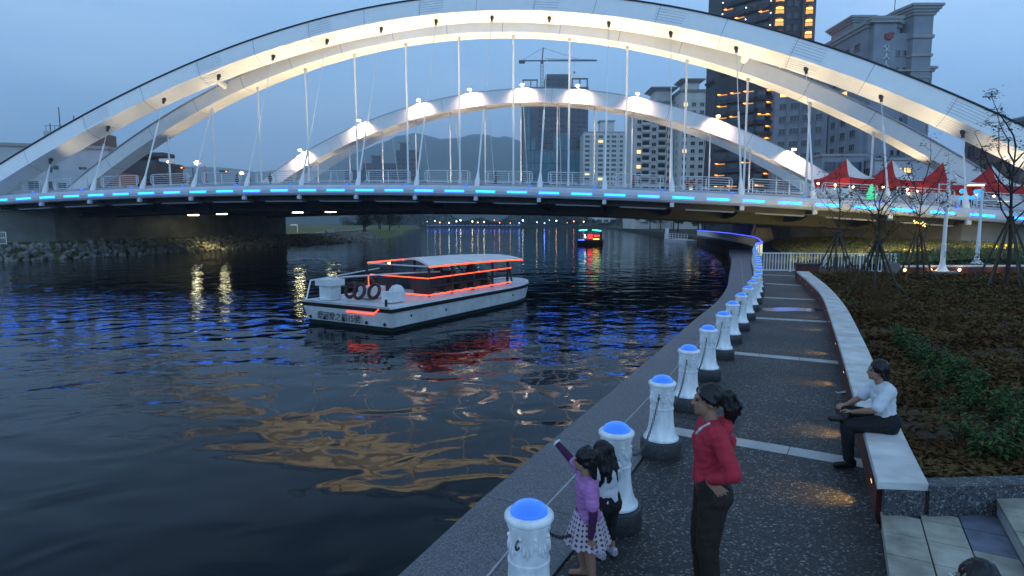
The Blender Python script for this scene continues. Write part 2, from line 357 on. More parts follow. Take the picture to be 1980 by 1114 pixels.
for s in [HA[0] - 12, HA[0] - 6] + HA + [HA[-1] + 6, HA[-1] + 12]:
    z = zl(s); b_ = MB()
    b_.add([(s + e, o, z + dz) for e in (-.22, .22) for o, dz in ((.64, -.38), (9.0, -.38), (9.0, -1.5), (5.0, -1.35), (.64, -.62))],
           [(0, 1, 2, 3, 4), (9, 8, 7, 6, 5), (0, 5, 6, 1), (1, 6, 7, 2), (2, 7, 8, 3), (3, 8, 9, 4), (4, 9, 5, 0)])
    b_.box((s, 29.5, z - .95), (.4, 31, 1.1))
    b_.build('floor_beam', M['steel'], BR)
    MB().box((s, -.02, z - .66), (.34, .36, .34)).box((s, -.02, z - .50), (.2, .2, .1)).build('bracket', M['fascia'], BR)
    # pale lower flange of the edge beam, from beam to beam
    zz = (zl(s + 1.4), zl(s + 5.6))
    MB().add([(s + 1.4, 1.4, zz[0] - .93), (s + 5.6, 1.4, zz[1] - .93), (s + 5.6, 2.3, zz[1] - .93), (s + 1.4, 2.3, zz[0] - .93),
              (s + 1.4, 1.4, zz[0] - 1.04), (s + 5.6, 1.4, zz[1] - 1.04), (s + 5.6, 2.3, zz[1] - 1.04), (s + 1.4, 2.3, zz[0] - 1.04)],
             [(3, 2, 1, 0), (4, 5, 6, 7), (0, 1, 5, 4), (1, 2, 6, 5), (2, 3, 7, 6), (3, 0, 4, 7)]).build('flange_plate', M['ledge'], BR)
# blue light bars
lbar = glow('blue_led_bar', (.0, .070, 1.0), 17); lcore = glow('cyan_led_core', (.03, .42, 1.0), 5.5)
for i in range(-2, 37):
    s = -56.51 + 3 * i; m_ = MB(); n = 8
    for mi, (hh, ww, oo) in enumerate(((.09, .93, -.215), (.04, .86, -.222))):
        m_.mi = mi; vs = []
        for k in range(n):                                         # a rounded bar following the fascia
            pass
        m_.add([(s + a * ww, oo, zl(s + a * ww) + .02 + c * hh) for a, c in ((-1, -1), (1, -1), (1, 1), (-1, 1))] + [(s + a * ww, -.12, zl(s + a * ww) + .02 + c * hh) for a, c in ((-1, -1), (1, -1), (1, 1), (-1, 1))],
               [(0, 1, 2, 3), (7, 6, 5, 4), (0, 4, 5, 1), (1, 5, 6, 2), (2, 6, 7, 3), (3, 7, 4, 0)])
    m_.build('light_bar', [lbar, lcore], BR)
mk = glow('blue_marker', (.02, .12, 1.0), 1.6)
for s in HA: MB().ball((s - .9, -.05, zl(s) + .62), .11, 8, 6).build('marker_light', mk, BR)
# arch ribs: a box swept along the curve, in a plane that may lean
def rib_fn(kind):
    if kind == 'A': return lambda s: (.4425 * (24.0 - .0069 * (s + 5.8) ** 2 - 6.2), 24.0 - .0069 * (s + 5.8) ** 2), (.405, .914)
    if kind == 'D': return lambda s: (54.3 - .4425 * (22.3 - .0067 * (s + 5.8) ** 2 - 6.2), 22.3 - .0067 * (s + 5.8) ** 2), (-.405, .914)
    if kind == 'B': return lambda s: (9.73, 22.71 - .00678 * (s + 6) ** 2), (0, 1)
    def c(s): q = ((s + 5.65) / 52.29) ** 2; return (44.4, 3.5 + 18.53 * (1 - q * .9375 - .0625 * q * q))
    return c, (0, 1)
def frame(kind, s):
    """centre of the underside, direction along, across and out of the rib in local coordinates"""
    f, w = rib_fn(kind); e = .5
    p0 = f(s - e); p1 = f(s + e); p = f(s)
    T = Vector((2 * e, p1[0] - p0[0], p1[1] - p0[1])).normalized(); side = Vector((0, w[1], -w[0])).normalized()
    side = (side - T * side.dot(T)).normalized(); up = side.cross(T).normalized()
    if up.z < 0: up = -up
    return Vector((s, p[0], p[1])), T, side, up
RIB = dict(A=(1.85, 2.1, -64, 52), B=(2.3, 1.45, -61.5, 49.5), C=(2.3, 2.15, -60, 48.7), D=(1.9, 1.6, -64, 52))    # width, height, from, to
for kind in 'ABCD':
    wd, ht, a, e = RIB[kind]; n = 76; rows = [[], [], [], []]; n_ = MB()
    for i in range(n + 1):
        p, T, sd, up = frame(kind, a + (e - a) * i / n)
        for k, (x, y) in enumerate(((-wd / 2, 0), (wd / 2, 0), (wd / 2, ht), (-wd / 2, ht))): rows[k].append(p + sd * x + up * y)
    for k in range(4): n_.strip(rows[k], rows[(k + 1) % 4])
    n_.add([r[0] for r in rows], [(0, 1, 2, 3)]); n_.add([r[-1] for r in rows], [(3, 2, 1, 0)])
    rib = n_.build('arch_rib', M['white'], BR, smooth=True, ang=40)
    tag(rib, dict(A='outer leaning arch rib nearest the camera', B='upright inner arch rib behind the leaning near one', C='upright rib of the far arch with lamps along its top', D='leaning outer rib of the far arch')[kind])
    front = -1 if kind in 'ABC' else 1
    # gutter along the top edge, panel seams and louvred vents on the visible faces
    g = MB(); g.tube([rows[3 if front < 0 else 2][i] + Vector((0, front * .05, .05)) for i in range(0, n + 1)], .085 if kind in 'AB' else .05, 6); g.build('edge_rail', M['steel'] if kind in 'A' else M['ledge'], rib)
    sm = MB()
    s = a + 5
    while s < e - 4:
        p, T, sd, up = frame(kind, s)
        for q0, q1, nn in ((p + sd * (front * wd / 2) + up * .04, p + sd * (front * wd / 2) + up * (ht - .04), sd * front), (p - sd * (wd / 2 - .04), p + sd * (wd / 2 - .04), -up)):
            q0 = q0 + nn * .004; q1 = q1 + nn * .004
            sm.add([q0 - T * .03, q0 + T * .03, q1 + T * .03, q1 - T * .03], [(0, 1, 2, 3)])
        s += 6
    tag(sm.build('seam', M['ledge'], rib), kind='stuff')
    if kind in 'AC':
        s = HA[0] + 4.2 if kind == 'A' else HC[0] + 3
        while s < e - 8:
            vb = MB()
            for j in range(5):
                f = .2 + .6 * j / 4
                for face in (0, 1):
                    pts = []
                    for ds in (0, .9, 1.8, 2.7):
                        p, T, sd, up = frame(kind, s + ds)
                        pts.append(p + sd * (front * wd / 2) + up * (ht * f) + sd * front * .004 if face == 0 else p + sd * wd * (f - .5) - up * .004)
                    for q0, q1 in zip(pts, pts[1:]): vb.bar(q0, q1, .045)
            vb.build('vent_louvre', M['fascia'], rib); s += 12
for kind, s in (('B', -34.5), ('B', -12), ('B', 3), ('B', 21.5)):
    p, T, sd, up = frame('B', s); q, T2, sd2, up2 = frame('A', s)
    MB().tube([q + up2 * 1.0, p + up * .9], .42, 14).build('strut', M['white'], BR, smooth=True)
# hangers with sockets
capm = M['white']
for i, s in enumerate(HA):
    p, T, sd, up = frame('A', s); b0 = Vector((s, .42, zl(s) + .55)); dr = (p - b0).normalized(); Ln = (p - b0).length
    hgr = MB().tube([b0 + dr * 1.3, b0 + dr * min(8.2, Ln * .72)], .085, 8).tube([b0 + dr * min(8.2, Ln * .72), p], .034, 6).build('hanger', M['white'], BR, smooth=True)
    MB().tube([b0 - dr * .15, b0 + dr * .35, b0 + dr * .85, b0 + dr * 1.5], [.24, .27, .19, .10], 12).build('anchor', M['white'], hgr, smooth=True)
    MB().tube([p - dr * .55, p - dr * .2], .13, 8).tube([p - dr * .2, p + dr * .1], .2, 8).build('top_socket', M['steel'], hgr)
    e = .9 if i not in (0, 15) else .6
    fx = b0 + Vector((3.0, .9, .25))
    p2, T2, sd2, up2 = frame('A', s + 3.0)
    MB().box((fx.x, fx.y, fx.z - .12), (.34, .3, .2)).tube([(fx.x, fx.y, fx.z - .6), (fx.x, fx.y, fx.z - .2)], .05, 6).build('uplight', M['steel'], BR)
    spot(tuple(fx), tuple(p2), 27 * Ln ** 2 + 90, (1, .81, .52), 62, .9, .1, BR)
for kind, HH in (('B', HB), ('C', HC)):
    for s in HH:
        p, T, sd, up = frame(kind, s); o = p.y; b0 = Vector((s, o, zl(s) + DK))
        if p.z - b0.z < .9: continue
        hgr = MB().tube([b0 + Vector((0, 0, .5)), p], .105, 10).build('hanger', M['white'], BR, smooth=True)
        MB().lathe([(.3, 0), (.3, .3), (.2, .55), (.17, 1.1), (.11, 1.35)], 12, tuple(b0)).build('anchor', M['white'], hgr, smooth=True)
        MB().lathe([(.19, 0), (.19, .25), (.11, .4)][::1], 10, tuple(p - Vector((0, 0, .32)))).build('top_socket', M['white'], hgr)
        Ln = p.z - b0.z
        if kind == 'B':
            spot((s + 3.0, o - .2, b0.z + .3), (s + 3.0, o, frame('B', s + 3.0)[0].z), 30 * Ln ** 2 + 60, (1, .79, .48), 60, .9, .1, BR)
        elif int((s + 60) / 6) % 2 == 0:
            spot((s + 1.5, o - .5, b0.z + .5), (s + 1.5, o, p.z), 26 * Ln ** 2 + 80, (1, .76, .5), 66, .9, .1, BR)
for s in HC:
    p, T, sd, up = frame('D', s); b0 = Vector((s, 53.6, zl(s) + DK))
    MB().tube([b0, p], .06, 6).build('hanger', M['white'], BR)
# lamps along the top of the far arch, each throwing a pool of light down its face
head = glow('flood_head', (1, .80, .52), 30)
for s in (-43.2, -32.6, -22.4, -14.0, -5.6, 3.0, 12.0, 23.8, 34.6):
    p, T, sd, up = frame('C', s); q = p - sd * 1.15 + up * 2.15
    fl = MB().tube([q + Vector((0, .3, 0)), q + Vector((0, -.9, .42))], .05, 6).box(tuple(q + Vector((0, -.95, .45))), (.55, .32, .16)).build('floodlight', M['white'], BR)
    MB().box(tuple(q + Vector((0, -1.16, .40))), (.5, .12, .22)).build('lens', head, fl)
    spot(tuple(q + Vector((0, -1.05, .2))), tuple(q + Vector((0, .35, -1.4))), 2700, (1, .66, .46), 140, .9, .12, BR)
# railing panels between the hanger anchors
def rail_panel(sa, sb, o, rails=5, hgt=1.2, base=.80):
    m_ = MB(); zs = lambda s: zl(s) + base
    z0, z1 = .14, hgt
    def pt(s, h_): return (s, o, zs(s) + h_)
    r = .22
    loop = [pt(sa, z0 + r), pt(sa, z1 - r), pt(sa + r * .3, z1 - r * .3), pt(sa + r, z1), pt(sb - r, z1), pt(sb - r * .3, z1 - r * .3), pt(sb, z1 - r), pt(sb, z0 + r), pt(sb - r, z0), pt(sa + r, z0)]
    m_.tube(loop, .04, 6, closed=True)
    for k in range(1, rails): m_.tube([pt(sa, z0 + (z1 - z0) * k / rails), pt(sb, z0 + (z1 - z0) * k / rails)], .024, 5)
    p_ = m_.build('railing_panel', M['rail'], BR, smooth=True)
    n = max(2, int((sb - sa) / 1.6) + 1)
    for k in range(n):
        s = sa + .25 + (sb - sa - .5) * k / (n - 1)
        MB().box((s, o + .04, zs(s) + .55), (.07, .10, 1.1)).build('post', M['rail'], p_)
for s in [HA[0] - 12, HA[0] - 6] + HA + [HA[-1] + 6]:
    rail_panel(s + .75, s + 5.25, .82)
    rail_panel(s + 3.4, s + 9.1, 7.9, 3, 1.0, .46)
for s_, e_ in ((46.2, -1),):
    p, T, sd, up = frame('A', s_ + 1.2 * e_); spot((s_ - .8 * e_, -.5, zl(s_) + .7), tuple(p), 170, (1, .81, .52), 140, .9, .1, BR)
# lights under the deck
ul = glow('under_deck_lamp', (1, .95, .55), 25)
for s, o in ((-50, 22), (-45.5, 22), (-35, 24), (-30, 24)):
    MB().box((s, o, zl(s) - 1.62), (1.5, .3, .14)).tube([(s, o, zl(s) - 1.6), (s, o, zl(s) - .4)], .06, 6).build('under_light', ul, BR)
    spot((s + (3 if s < 0 else 0), o, zl(s) - 1.8), (s + (3.5 if s < 0 else 4), o, -1), 1900, (1, .85, .34), 100, .8, .2, BR)
# blue wash on the left foot of the near arch
p, T, sd, up = frame('A', -56.5)
MB().box((-60.6, -1.2, zl(-60.6) + .5), (.4, .3, .3)).bar((-60.6, .3, zl(-60.6) + .4), (-60.6, -1.2, zl(-60.6) + .4), .1).build('uplight', M['steel'], BR)
spot((-60.3, -1.2, zl(-60) + .7), tuple(p - up * .1 + T * 2), 1100, (.05, .13, 1.0), 70, .9, .1, BR)

# evening haze over the whole river valley
hz = bpy.data.materials.new('evening_haze'); hz.use_nodes = True; t = hz.node_tree; t.nodes.clear()
ov = t.nodes.new('ShaderNodeOutputMaterial'); pvn = t.nodes.new('ShaderNodeVolumePrincipled'); pvn.inputs['Color'].default_value = (.80, .90, 1, 1); pvn.inputs['Density'].default_value = .00036; pvn.inputs['Anisotropy'].default_value = .7
t.links.new(pvn.outputs[0], ov.inputs['Volume'])
haze = MB().box((0, 1650, 240), (7200, 4100, 490)).build('haze', hz); tag(haze, 'thin blue evening haze filling the river valley', kind='stuff')

# ------------------------------------------------------------------ buildings along the river
WM = dict(
    grey=mat('grey_tile_wall', (.23, .245, .275), .8, .12, .35, bump=.01, bscale=2), cream=mat('cream_tile_wall', (.60, .57, .52), .8, .12, .3),
    pale=mat('pale_wall', (.42, .43, .45), .8, .14, .3), dark=mat('dark_stone_wall', (.040, .038, .042), .6, .2, .4), mid=mat('umber_wall', (.085, .07, .06), .7, .2, .4),
    raw=mat('raw_concrete', (.12, .11, .12), .9, .2, .25), trim=mat('stone_trim', (.30, .29, .28), .8, .1, .6), brown=mat('brown_wall', (.17, .10, .08), .8, .2, .5),
    lit=glow('warm_lit_room', (1, .62, .22), 1.6), orange=glow('orange_balcony_lamp', (1, .42, .07), 4.5), wash=glow('painted_lamp_wash', (1, .36, .06), 1.1), whitelamp=glow('white_lamp', (1, .92, .75), 6))  # wash: lamp light on the balcony back walls, painted as a weak glow
def win_mesh(w, h, lit=False, bars=2, fm='trim', depth=.16):
    m_ = MB(); t_ = .12
    m_.mi = 0
    for x in (-w / 2, w / 2): m_.box((x, -depth / 2, h / 2), (t_, depth, h + t_))
    m_.box((0, -depth / 2, h), (w - t_, depth, t_)); m_.box((0, -depth / 2 - .05, 0), (w + .25, depth + .1, t_))
    for k in range(1, bars): m_.box((-w / 2 + w * k / bars, -.05, h / 2), (.06, .08, h - t_))
    m_.mi = 1; m_.box((0, -.015, h / 2), (w - t_, .03, h - t_))
    return m_.mesh('window', [WM[fm] if fm in WM else M[fm], WM['lit'] if lit else M['glass']])
def balc_mesh(w, lit, wall='trim'):
    m_ = MB(); m_.mi = 0
    m_.box((0, -.6, 0), (w, 1.2, .18)); m_.box((0, -1.15, .55), (w, .1, .9))
    for x in (-w / 2 + .05, w / 2 - .05): m_.box((x, -.55, .55), (.1, 1.1, .9))
    m_.mi = 1; m_.box((0, -.02, 1.4), (w * .86, .04, 2.4))
    if lit:
        m_.mi = 2; m_.box((-w * .28, -.5, 2.72), (w * .22, .4, .1)); m_.mi = 3; m_.box((w * .02, -.14, 2.55), (w * .7, .06, .22))
    return m_.mesh('balcony', [WM[wall], M['glass'], WM['orange'], WM['wash']])
def bow_mesh(w, wall='dark'):
    """rounded bay balcony with a warm lamp under the one above"""
    m_ = MB(); n = 9; arc = [(w / 2 * math.cos(math.pi * k / (n - 1)), -.9 * math.sin(math.pi * k / (n - 1))) for k in range(n)]
    m_.mi = 0; m_.prism(arc, -.15, 0); m_.prism([(x * .97, y * .97 if y else 0) for x, y in arc], .05, .95)
    m_.mi = 1; m_.box((0, -.04, 1.5), (w * .9, .06, 1.1)); m_.mi = 2; m_.prism([(x * .8, y * .8) for x, y in arc], 2.35, 2.75)  # back panel glows by itself to paint the lamp light on it
    return m_.mesh('balcony', [WM[wall], WM['wash'], WM['orange']])
class Bld:
    def __init__(s, name, label, poly, top, wall, base=0, cat='building', part='wall'):
        cx = sum(p[0] for p in poly) / len(poly); cy = sum(p[1] for p in poly) / len(poly)
        s.c = (cx, cy); s.t = thing(name, label, cat, (cx, cy, 0)); s.block(poly, base, top, wall, part)
    def loc(s, p): return (p[0] - s.c[0], p[1] - s.c[1])
    def block(s, poly, z0, z1, wall, part='wall'):
        return MB().prism([s.loc(p) for p in poly], z0, z1).build(part, WM.get(wall) or M[wall], s.t)
    def cornice(s, poly, z, d, h, wall='trim', steps=2):
        cx = sum(p[0] for p in poly) / len(poly); cy = sum(p[1] for p in poly) / len(poly); m_ = MB()
        for k in range(steps):
            e = d * (k + 1) / steps
            pl = [(p[0] + (e if p[0] > cx else -e), p[1] + (e if p[1] > cy else -e)) for p in poly]
            m_.prism([s.loc(p) for p in pl], z + h * k / steps + .002 * k, z + h * (k + 1) / steps)
        return m_.build('cornice', WM[wall], s.t)
    def row(s, a, b, z0, dz, rows, cols, mesh, pad=1.2, name='window', alt=None, p=0, skip=None):
        """a grid of alike pieces on the wall from a to b (outside to the right of a->b)"""
        a = Vector(a); b = Vector(b); d = b - a; L_ = d.length; ang = math.atan2(d.y, d.x)
        for c in range(cols):
            q = a + d * ((pad + (L_ - 2 * pad) * (c + .5) / cols) / L_)
            for r in range(rows):
                if skip and skip(c, r): continue
                me = alt if (alt and random.random() < p) else mesh
                o = link(name, me, s.t, (q.x - s.c[0], q.y - s.c[1], z0 + dz * r), ang)
def rect(x0, x1, y0, y1): return [(x0, y0), (x1, y0), (x1, y1), (x0, y1)]
# hotel slab on the right
hp = rect(89, 97, 152, 215)
H = Bld('hotel_building', 'big grey hotel block with stepped cornices and a vertical sign, on the right', hp, 49, 'grey')
H.cornice(hp, 49, .7, 1.6)
wb = win_mesh(2.6, 1.7, bars=3); wbl = win_mesh(2.6, 1.7, True, 3); ws = win_mesh(1.5, 1.5, bars=2); wsl = win_mesh(1.5, 1.5, True, 2)
H.row((89, 215), (89, 152), 3.2, 3.45, 13, 13, wb, alt=wbl, p=.03)
tp = [(97.6, 155), (98.7, 149.5), (103.2, 149.5), (103.2, 172), (97.6, 172)]; H.block(rect(95.2, 98.6, 150.9, 160), 0, 47.5, 'grey')
H.block(tp, 0, 51.2, 'grey'); H.cornice(tp, 46.0, .35, .8, steps=1); H.cornice(tp, 41.8, .3, .6, steps=1); H.cornice(tp, 51.2, 1.5, 2.3, steps=4)
H.block(rect(103.2, 105.8, 152.5, 170), 0, 39, 'grey'); H.cornice(rect(103.2, 105.8, 152.5, 170), 39, .8, 1.2)
fr = rect(89.9, 95.2, 150.3, 152); H.block(fr, 0, 49.6, 'grey'); H.cornice(rect(89.0, 96.0, 149.9, 152), 49.7, .4, 1.4)
for z in (36.8, 38.4): H.cornice(rect(89.6, 103.4, 149.4, 160), z, .12, .35, steps=1)
H.row((95.4, 150.9), (98.6, 150.9), 3.2, 3.9, 11, 2, win_mesh(.95, 1.4, bars=1), .1); H.row((103.3, 152.4), (105.8, 152.4), 3.2, 3.6, 10, 1, ws, .2)

hp2 = rect(92.7, 97, 165, 176); H.block(hp2, 50.5, 54.4, 'grey'); H.cornice(hp2, 54.4, 1.2, 1.5, steps=3)
hp3 = rect(89, 94.5, 205, 215); H.block(hp3, 50.5, 52.5, 'grey'); H.cornice(hp3, 52.5, .6, .8)
for y in (163, 174, 186, 197, 207): MB().box((89 - H.c[0] - .16, y - H.c[1], 23.6), (.32, 1.1, 47)).build('pilaster', WM['grey'], H.t)
MB().tube([(99 - H.c[0], 158 - H.c[1], 53.4), (99 - H.c[0], 158 - H.c[1], 58)], .09, 6).build('mast', M['steel'], H.t)
def text_mesh(body, size, depth, m_):
    c = bpy.data.curves.new('lettering', 'FONT'); c.body = body; c.size = size; c.extrude = depth; c.align_x = 'CENTER'; c.resolution_u = 3
    o = bpy.data.objects.new('lettering', c); COL.objects.link(o); dg = bpy.context.evaluated_depsgraph_get(); dg.update()
    me = bpy.data.meshes.new_from_object(o.evaluated_get(dg)); bpy.data.objects.remove(o); me.materials.clear(); me.materials.append(m_); return me
sign = mat('sign_letters', (.62, .64, .68), .4, .05, 3)
for k, ch in enumerate('父人人之'):
    o = link('sign_letter', text_mesh(ch, 1.75, .1, sign), H.t, (93.0 - H.c[0], 150.15 - H.c[1], 43.2 - k * 1.8)); o.rotation_euler = (R(90), 0, 0)
e_ = MB()
for k in range(5):
    a = 2 * math.pi * k / 5; e_.ball((93.3 - H.c[0] + .55 * math.cos(a), 150.1 - H.c[1], 46.6 + .5 * math.sin(a)), (.62, .2, .45), 8, 6)
e_.ball((93.9 - H.c[0], 150.1 - H.c[1], 47.3), (.8, .18, .3), 8, 6, None); e_.build('emblem', mat('red_emblem', (.22, .035, .03), .4, .1, 3), H.t)
H.t.location.x -= 4.0
# low annexe in front of the hotel with two lit windows
P_ = Bld('annexe_building', 'low pale annexe with lit windows above the red tents', rect(75, 88, 128, 146), 15.5, 'pale')
P_.cornice(rect(75, 88, 128, 146), 15.5, .3, .5, steps=1)
P_.row((75, 128), (88, 128), 9.3, 3.6, 1, 3, win_mesh(3.6, 1.7, bars=4)); P_.row((78.4, 128), (83, 128), 12.9, 3.6, 1, 2, win_mesh(1.7, 1.1, True, 3), .2); P_.row((75, 146), (75, 128), 9.0, 3.4, 2, 5, wb)
A2 = Bld('office_block', 'small grey block with teal strip windows left of the annexe', rect(65.5, 74.4, 131, 146), 16.6, 'grey')
A2.row((65.5, 131), (74.4, 131), 3, 3.5, 4, 3, win_mesh(2.3, 1.9, bars=3, fm='teal'), .4); A2.cornice(rect(65.5, 74.4, 131, 146), 16.6, .25, .5, steps=1)
G2 = Bld('grey_apartment_block', 'long grey apartment block between the dark tower and the hotel', [(73, 174), (84.6, 167.5), (84.6, 200), (73, 200)], 44, 'grey')
G2.row((73, 174), (84.6, 167.5), 3, 3.4, 12, 4, wb, alt=wbl, p=.05); G2.row((73, 200), (73, 174), 3, 3.4, 12, 5, ws)
for k in (.25, .5, .75): MB().box((73 + 11.6 * k - G2.c[0], 174 - 6.5 * k - G2.c[1], 22), (.7, .7, 43.9), None).build('pilaster', WM['grey'], G2.t)
# dark residential tower
tw = [(65.9, 192), (76.4, 180), (88.0, 180), (88.0, 205), (65.9, 205)]
T = Bld('dark_residential_tower', 'very tall dark tower with orange lit balconies rising out of the frame', tw, 86, 'dark')
T.block([(76.6, 179.2), (79.4, 179.2), (79.4, 180.5), (76.6, 180.5)], 0, 85.8, 'mid'); T.block([(84.6, 179.4), (88.3, 179.4), (88.3, 181), (84.6, 181)], 0, 85.9, 'mid')
bd = balc_mesh(3.6, False, 'dark'); bl = balc_mesh(3.6, True, 'dark')
T.row((65.9, 192), (76.4, 180), 4, 3.3, 24, 4, bd, .6, 'balcony', bl, .42)
T.row((76.6, 179.2), (79.4, 179.2), 4, 3.3, 24, 1, bow_mesh(2.6), .1, 'balcony')
T.row((79.6, 180), (84.4, 180), 4, 3.3, 24, 2, win_mesh(1.3, 1.7, bars=2, fm='mid'), .3); T.row((84.9, 179.4), (88.0, 179.4), 4, 3.3, 24, 1, bow_mesh(2.2, 'mid'), .3, 'balcony', None, 0, lambda c, r: r < 12)
wl = MB()
for k in range(24):
    for f in (.03, .5, .97): wl.ball((65.9 + 10.5 * f - T.c[0] - .3, 192 - 12 * f - T.c[1] - .35, 5.6 + 3.3 * k), .16, 6, 4)
tag(wl.build('wall_lamp', WM['whitelamp'], T.t), kind='stuff')
T2 = Bld('dark_lower_wing', 'dark lower wing with scattered orange lamps at the tower\'s left foot', [(59.6, 184), (69, 176.5), (74.5, 176.5), (74.5, 179), (62.6, 191), (59.6, 191)], 43.5, 'dark')
T2.row((59.6, 184), (69, 176.5), 4, 3.3, 11, 3, bd, .4, 'balcony', bl, .5); T2.row((69, 176.5), (74.5, 176.5), 4, 3.3, 11, 2, bd, .4, 'balcony', bl, .3); T2.cornice([(59.6, 184), (69, 176.5), (74.5, 176.5), (74.5, 179), (62.6, 191), (59.6, 191)], 43.5, .8, 1.2, 'dark')
T.t.location.x -= 2.6
# apartments
bw = balc_mesh(3.4, False, 'cream'); wa = win_mesh(1.8, 1.6, bars=2, fm='cream'); wal = win_mesh(1.8, 1.6, True, 2, 'cream')
B1 = Bld('apartment_block', 'tall cream apartment block with stacked balconies and roof pavilions', rect(51.5, 68, 262, 285), 52, 'cream')
B1.row((51.5, 262), (68, 262), 3, 3.1, 15, 2, bw, 1.5, 'balcony', None, 0); B1.row((51.5, 262), (68, 262), 3.6, 3.1, 15, 5, wa, .4, alt=wal, p=.04, skip=lambda c, r: c in (1, 3)); B1.cornice(rect(51.5, 68, 262, 285), 52, .6, 1.2)
pv = rect(60, 67, 263, 272); B1.block(pv, 53.1, 57.4, 'cream'); B1.cornice(pv, 57.4, 2.2, 1.4, 'trim', 3)
B2 = Bld('slim_apartment_block', 'cream apartment block stepping forward beside the dark tower', rect(68.3, 86, 254, 280), 55, 'cream')
B2.row((68.3, 254), (86, 254), 3, 3.1, 16, 5, wa, .5, alt=wal, p=.06); B2.row((68.3, 280), (68.3, 254), 3, 3.1, 16, 5, wa); B2.cornice(rect(68.3, 86, 254, 280), 55, .6, 1.2)
pv = rect(70, 76, 255, 262); B2.block(pv, 56.1, 59, 'cream'); B2.cornice(pv, 59, 2, 1.4, 'trim', 3)
B3 = Bld('distant_apartment_block', 'distant flat topped apartment block right of the tower with the crane', rect(54, 95, 470, 495), 70, 'cream')
B3.row((54, 470), (95, 470), 3, 3.5, 19, 8, win_mesh(3.6, 2.0, bars=3, fm='cream'), .5, alt=win_mesh(3.6, 2.0, True, 3, 'cream'), p=.02); pv = rect(66.5, 77, 471, 480); B3.block(pv, 70, 78, 'cream'); B3.cornice(pv, 78, .8, 1.2); B3.cornice(rect(54, 95, 470, 495), 70, .3, .8, steps=1)
for x in (60.8, 81, 90): MB().box((x - B3.c[0], 469.7 - B3.c[1], 35), (1.0, .9, 69)).build('pilaster', WM['cream'], B3.t)
# tower under construction with crane
CT = Bld('unfinished_tower', 'dark tower under construction, raw concrete above teal glass', rect(8.3, 61, 500, 540), 110, 'raw')
opn = win_mesh(3.0, 2.0, bars=1, fm='raw', depth=.5)
CT.row((20, 500), (43, 500), 62, 4.1, 11, 5, opn, .6, 'opening'); CT.row((46, 500), (60.5, 500), 62, 4.1, 11, 3, opn, .4, 'opening')
m_ = MB()
def gpanel(x0, x1, z0, z1):
    n = max(1, round((x1 - x0) / 3.2))
    for k in range(n):
        MB().box((x0 + (x1 - x0) * (k + .5) / n - CT.c[0], 499.7 - CT.c[1], (z0 + z1) / 2), ((x1 - x0) / n - .35, .5, z1 - z0)).build('glass_panel', M['teal'], CT.t)
for z in range(0, 60, 10): gpanel(8.6, 60.8, z + .3, z + 9.7)
for z in range(60, 110, 10): gpanel(8.6, 14.5, z + .3, z + 9.7)
gpanel(33, 45, 60.3, 74); gpanel(15, 19, 60.3, 69.7)
cb = MB()
for x in (9, 15, 20): cb.box((x - CT.c[0], 501 - CT.c[1], 112.5), (.8, .8, 5))
cb.box((14.5 - CT.c[0], 501 - CT.c[1], 115.4), (12.5, .9, 1)); cb.box((54 - CT.c[0], 501 - CT.c[1], 116.4), (13, .9, 1.1))
for x in (48, 54, 60): cb.box((x - CT.c[0], 501 - CT.c[1], 113), (1, .9, 6))
cb.build('roof_frame', WM['raw'], CT.t)
CT.block(rect(27, 47, 503, 530), 110, 120.5, 'raw', 'core'); CT.row((27, 503), (47, 503), 111.5, 4.3, 2, 5, opn, .5, 'opening')
ck = thing('tower_crane', 'dark tower crane standing on the unfinished tower', 'crane', (24, 505, 118)); yel = mat('crane_steel', (.05, .06, .08), .6, .2, 1)
m_ = MB()
for dx in (-1, 1):
    for dy in (-1, 1): m_.bar((dx, dy, -8), (dx, dy, 13), .3)
for z in range(-8, 13, 3): m_.bar((-1, -1, z), (1, -1, z + 3), .22); m_.bar((1, -1, z), (-1, -1, z + 3), .22); m_.bar((1, -1, z), (1, 1, z + 3), .2)
m_.build('mast', yel, ck)
m_ = MB(); m_.bar((-18, 0, 13.4), (44, 0, 13.4), .5, .9); m_.bar((-18, 1.4, 13.4), (44, 1.4, 13.4), .4); m_.bar((3, .7, 15), (43, .7, 14.2), .3)
for x in range(3, 43, 3): m_.bar((x, 0, 13.5), (x + 1.5, .7, 14.9), .16); m_.bar((x + 1.5, .7, 14.9), (x + 3, 0, 13.5), .16)
m_.build('jib', yel, ck); m_ = MB().bar((0, .7, 13), (1.0, .7, 23.5), .9); m_.bar((1, .7, 23.5), (-16, .7, 14), .22); m_.bar((1, .7, 23.5), (28, .7, 15), .22); m_.build('apex', yel, ck)
MB().box((-16, .7, 12.6), (5, 1.4, 2.4)).build('counterweight', M['steel'], ck); MB().box((0, -1.3, 11.6), (2, 1.6, 2)).build('cab', M['steel'], ck); MB().bar((26, .7, 13.2), (26, .7, 5), .12).box((26, .7, 4.4), (1.2, 1, 1.4)).build('hook', M['steel'], ck)
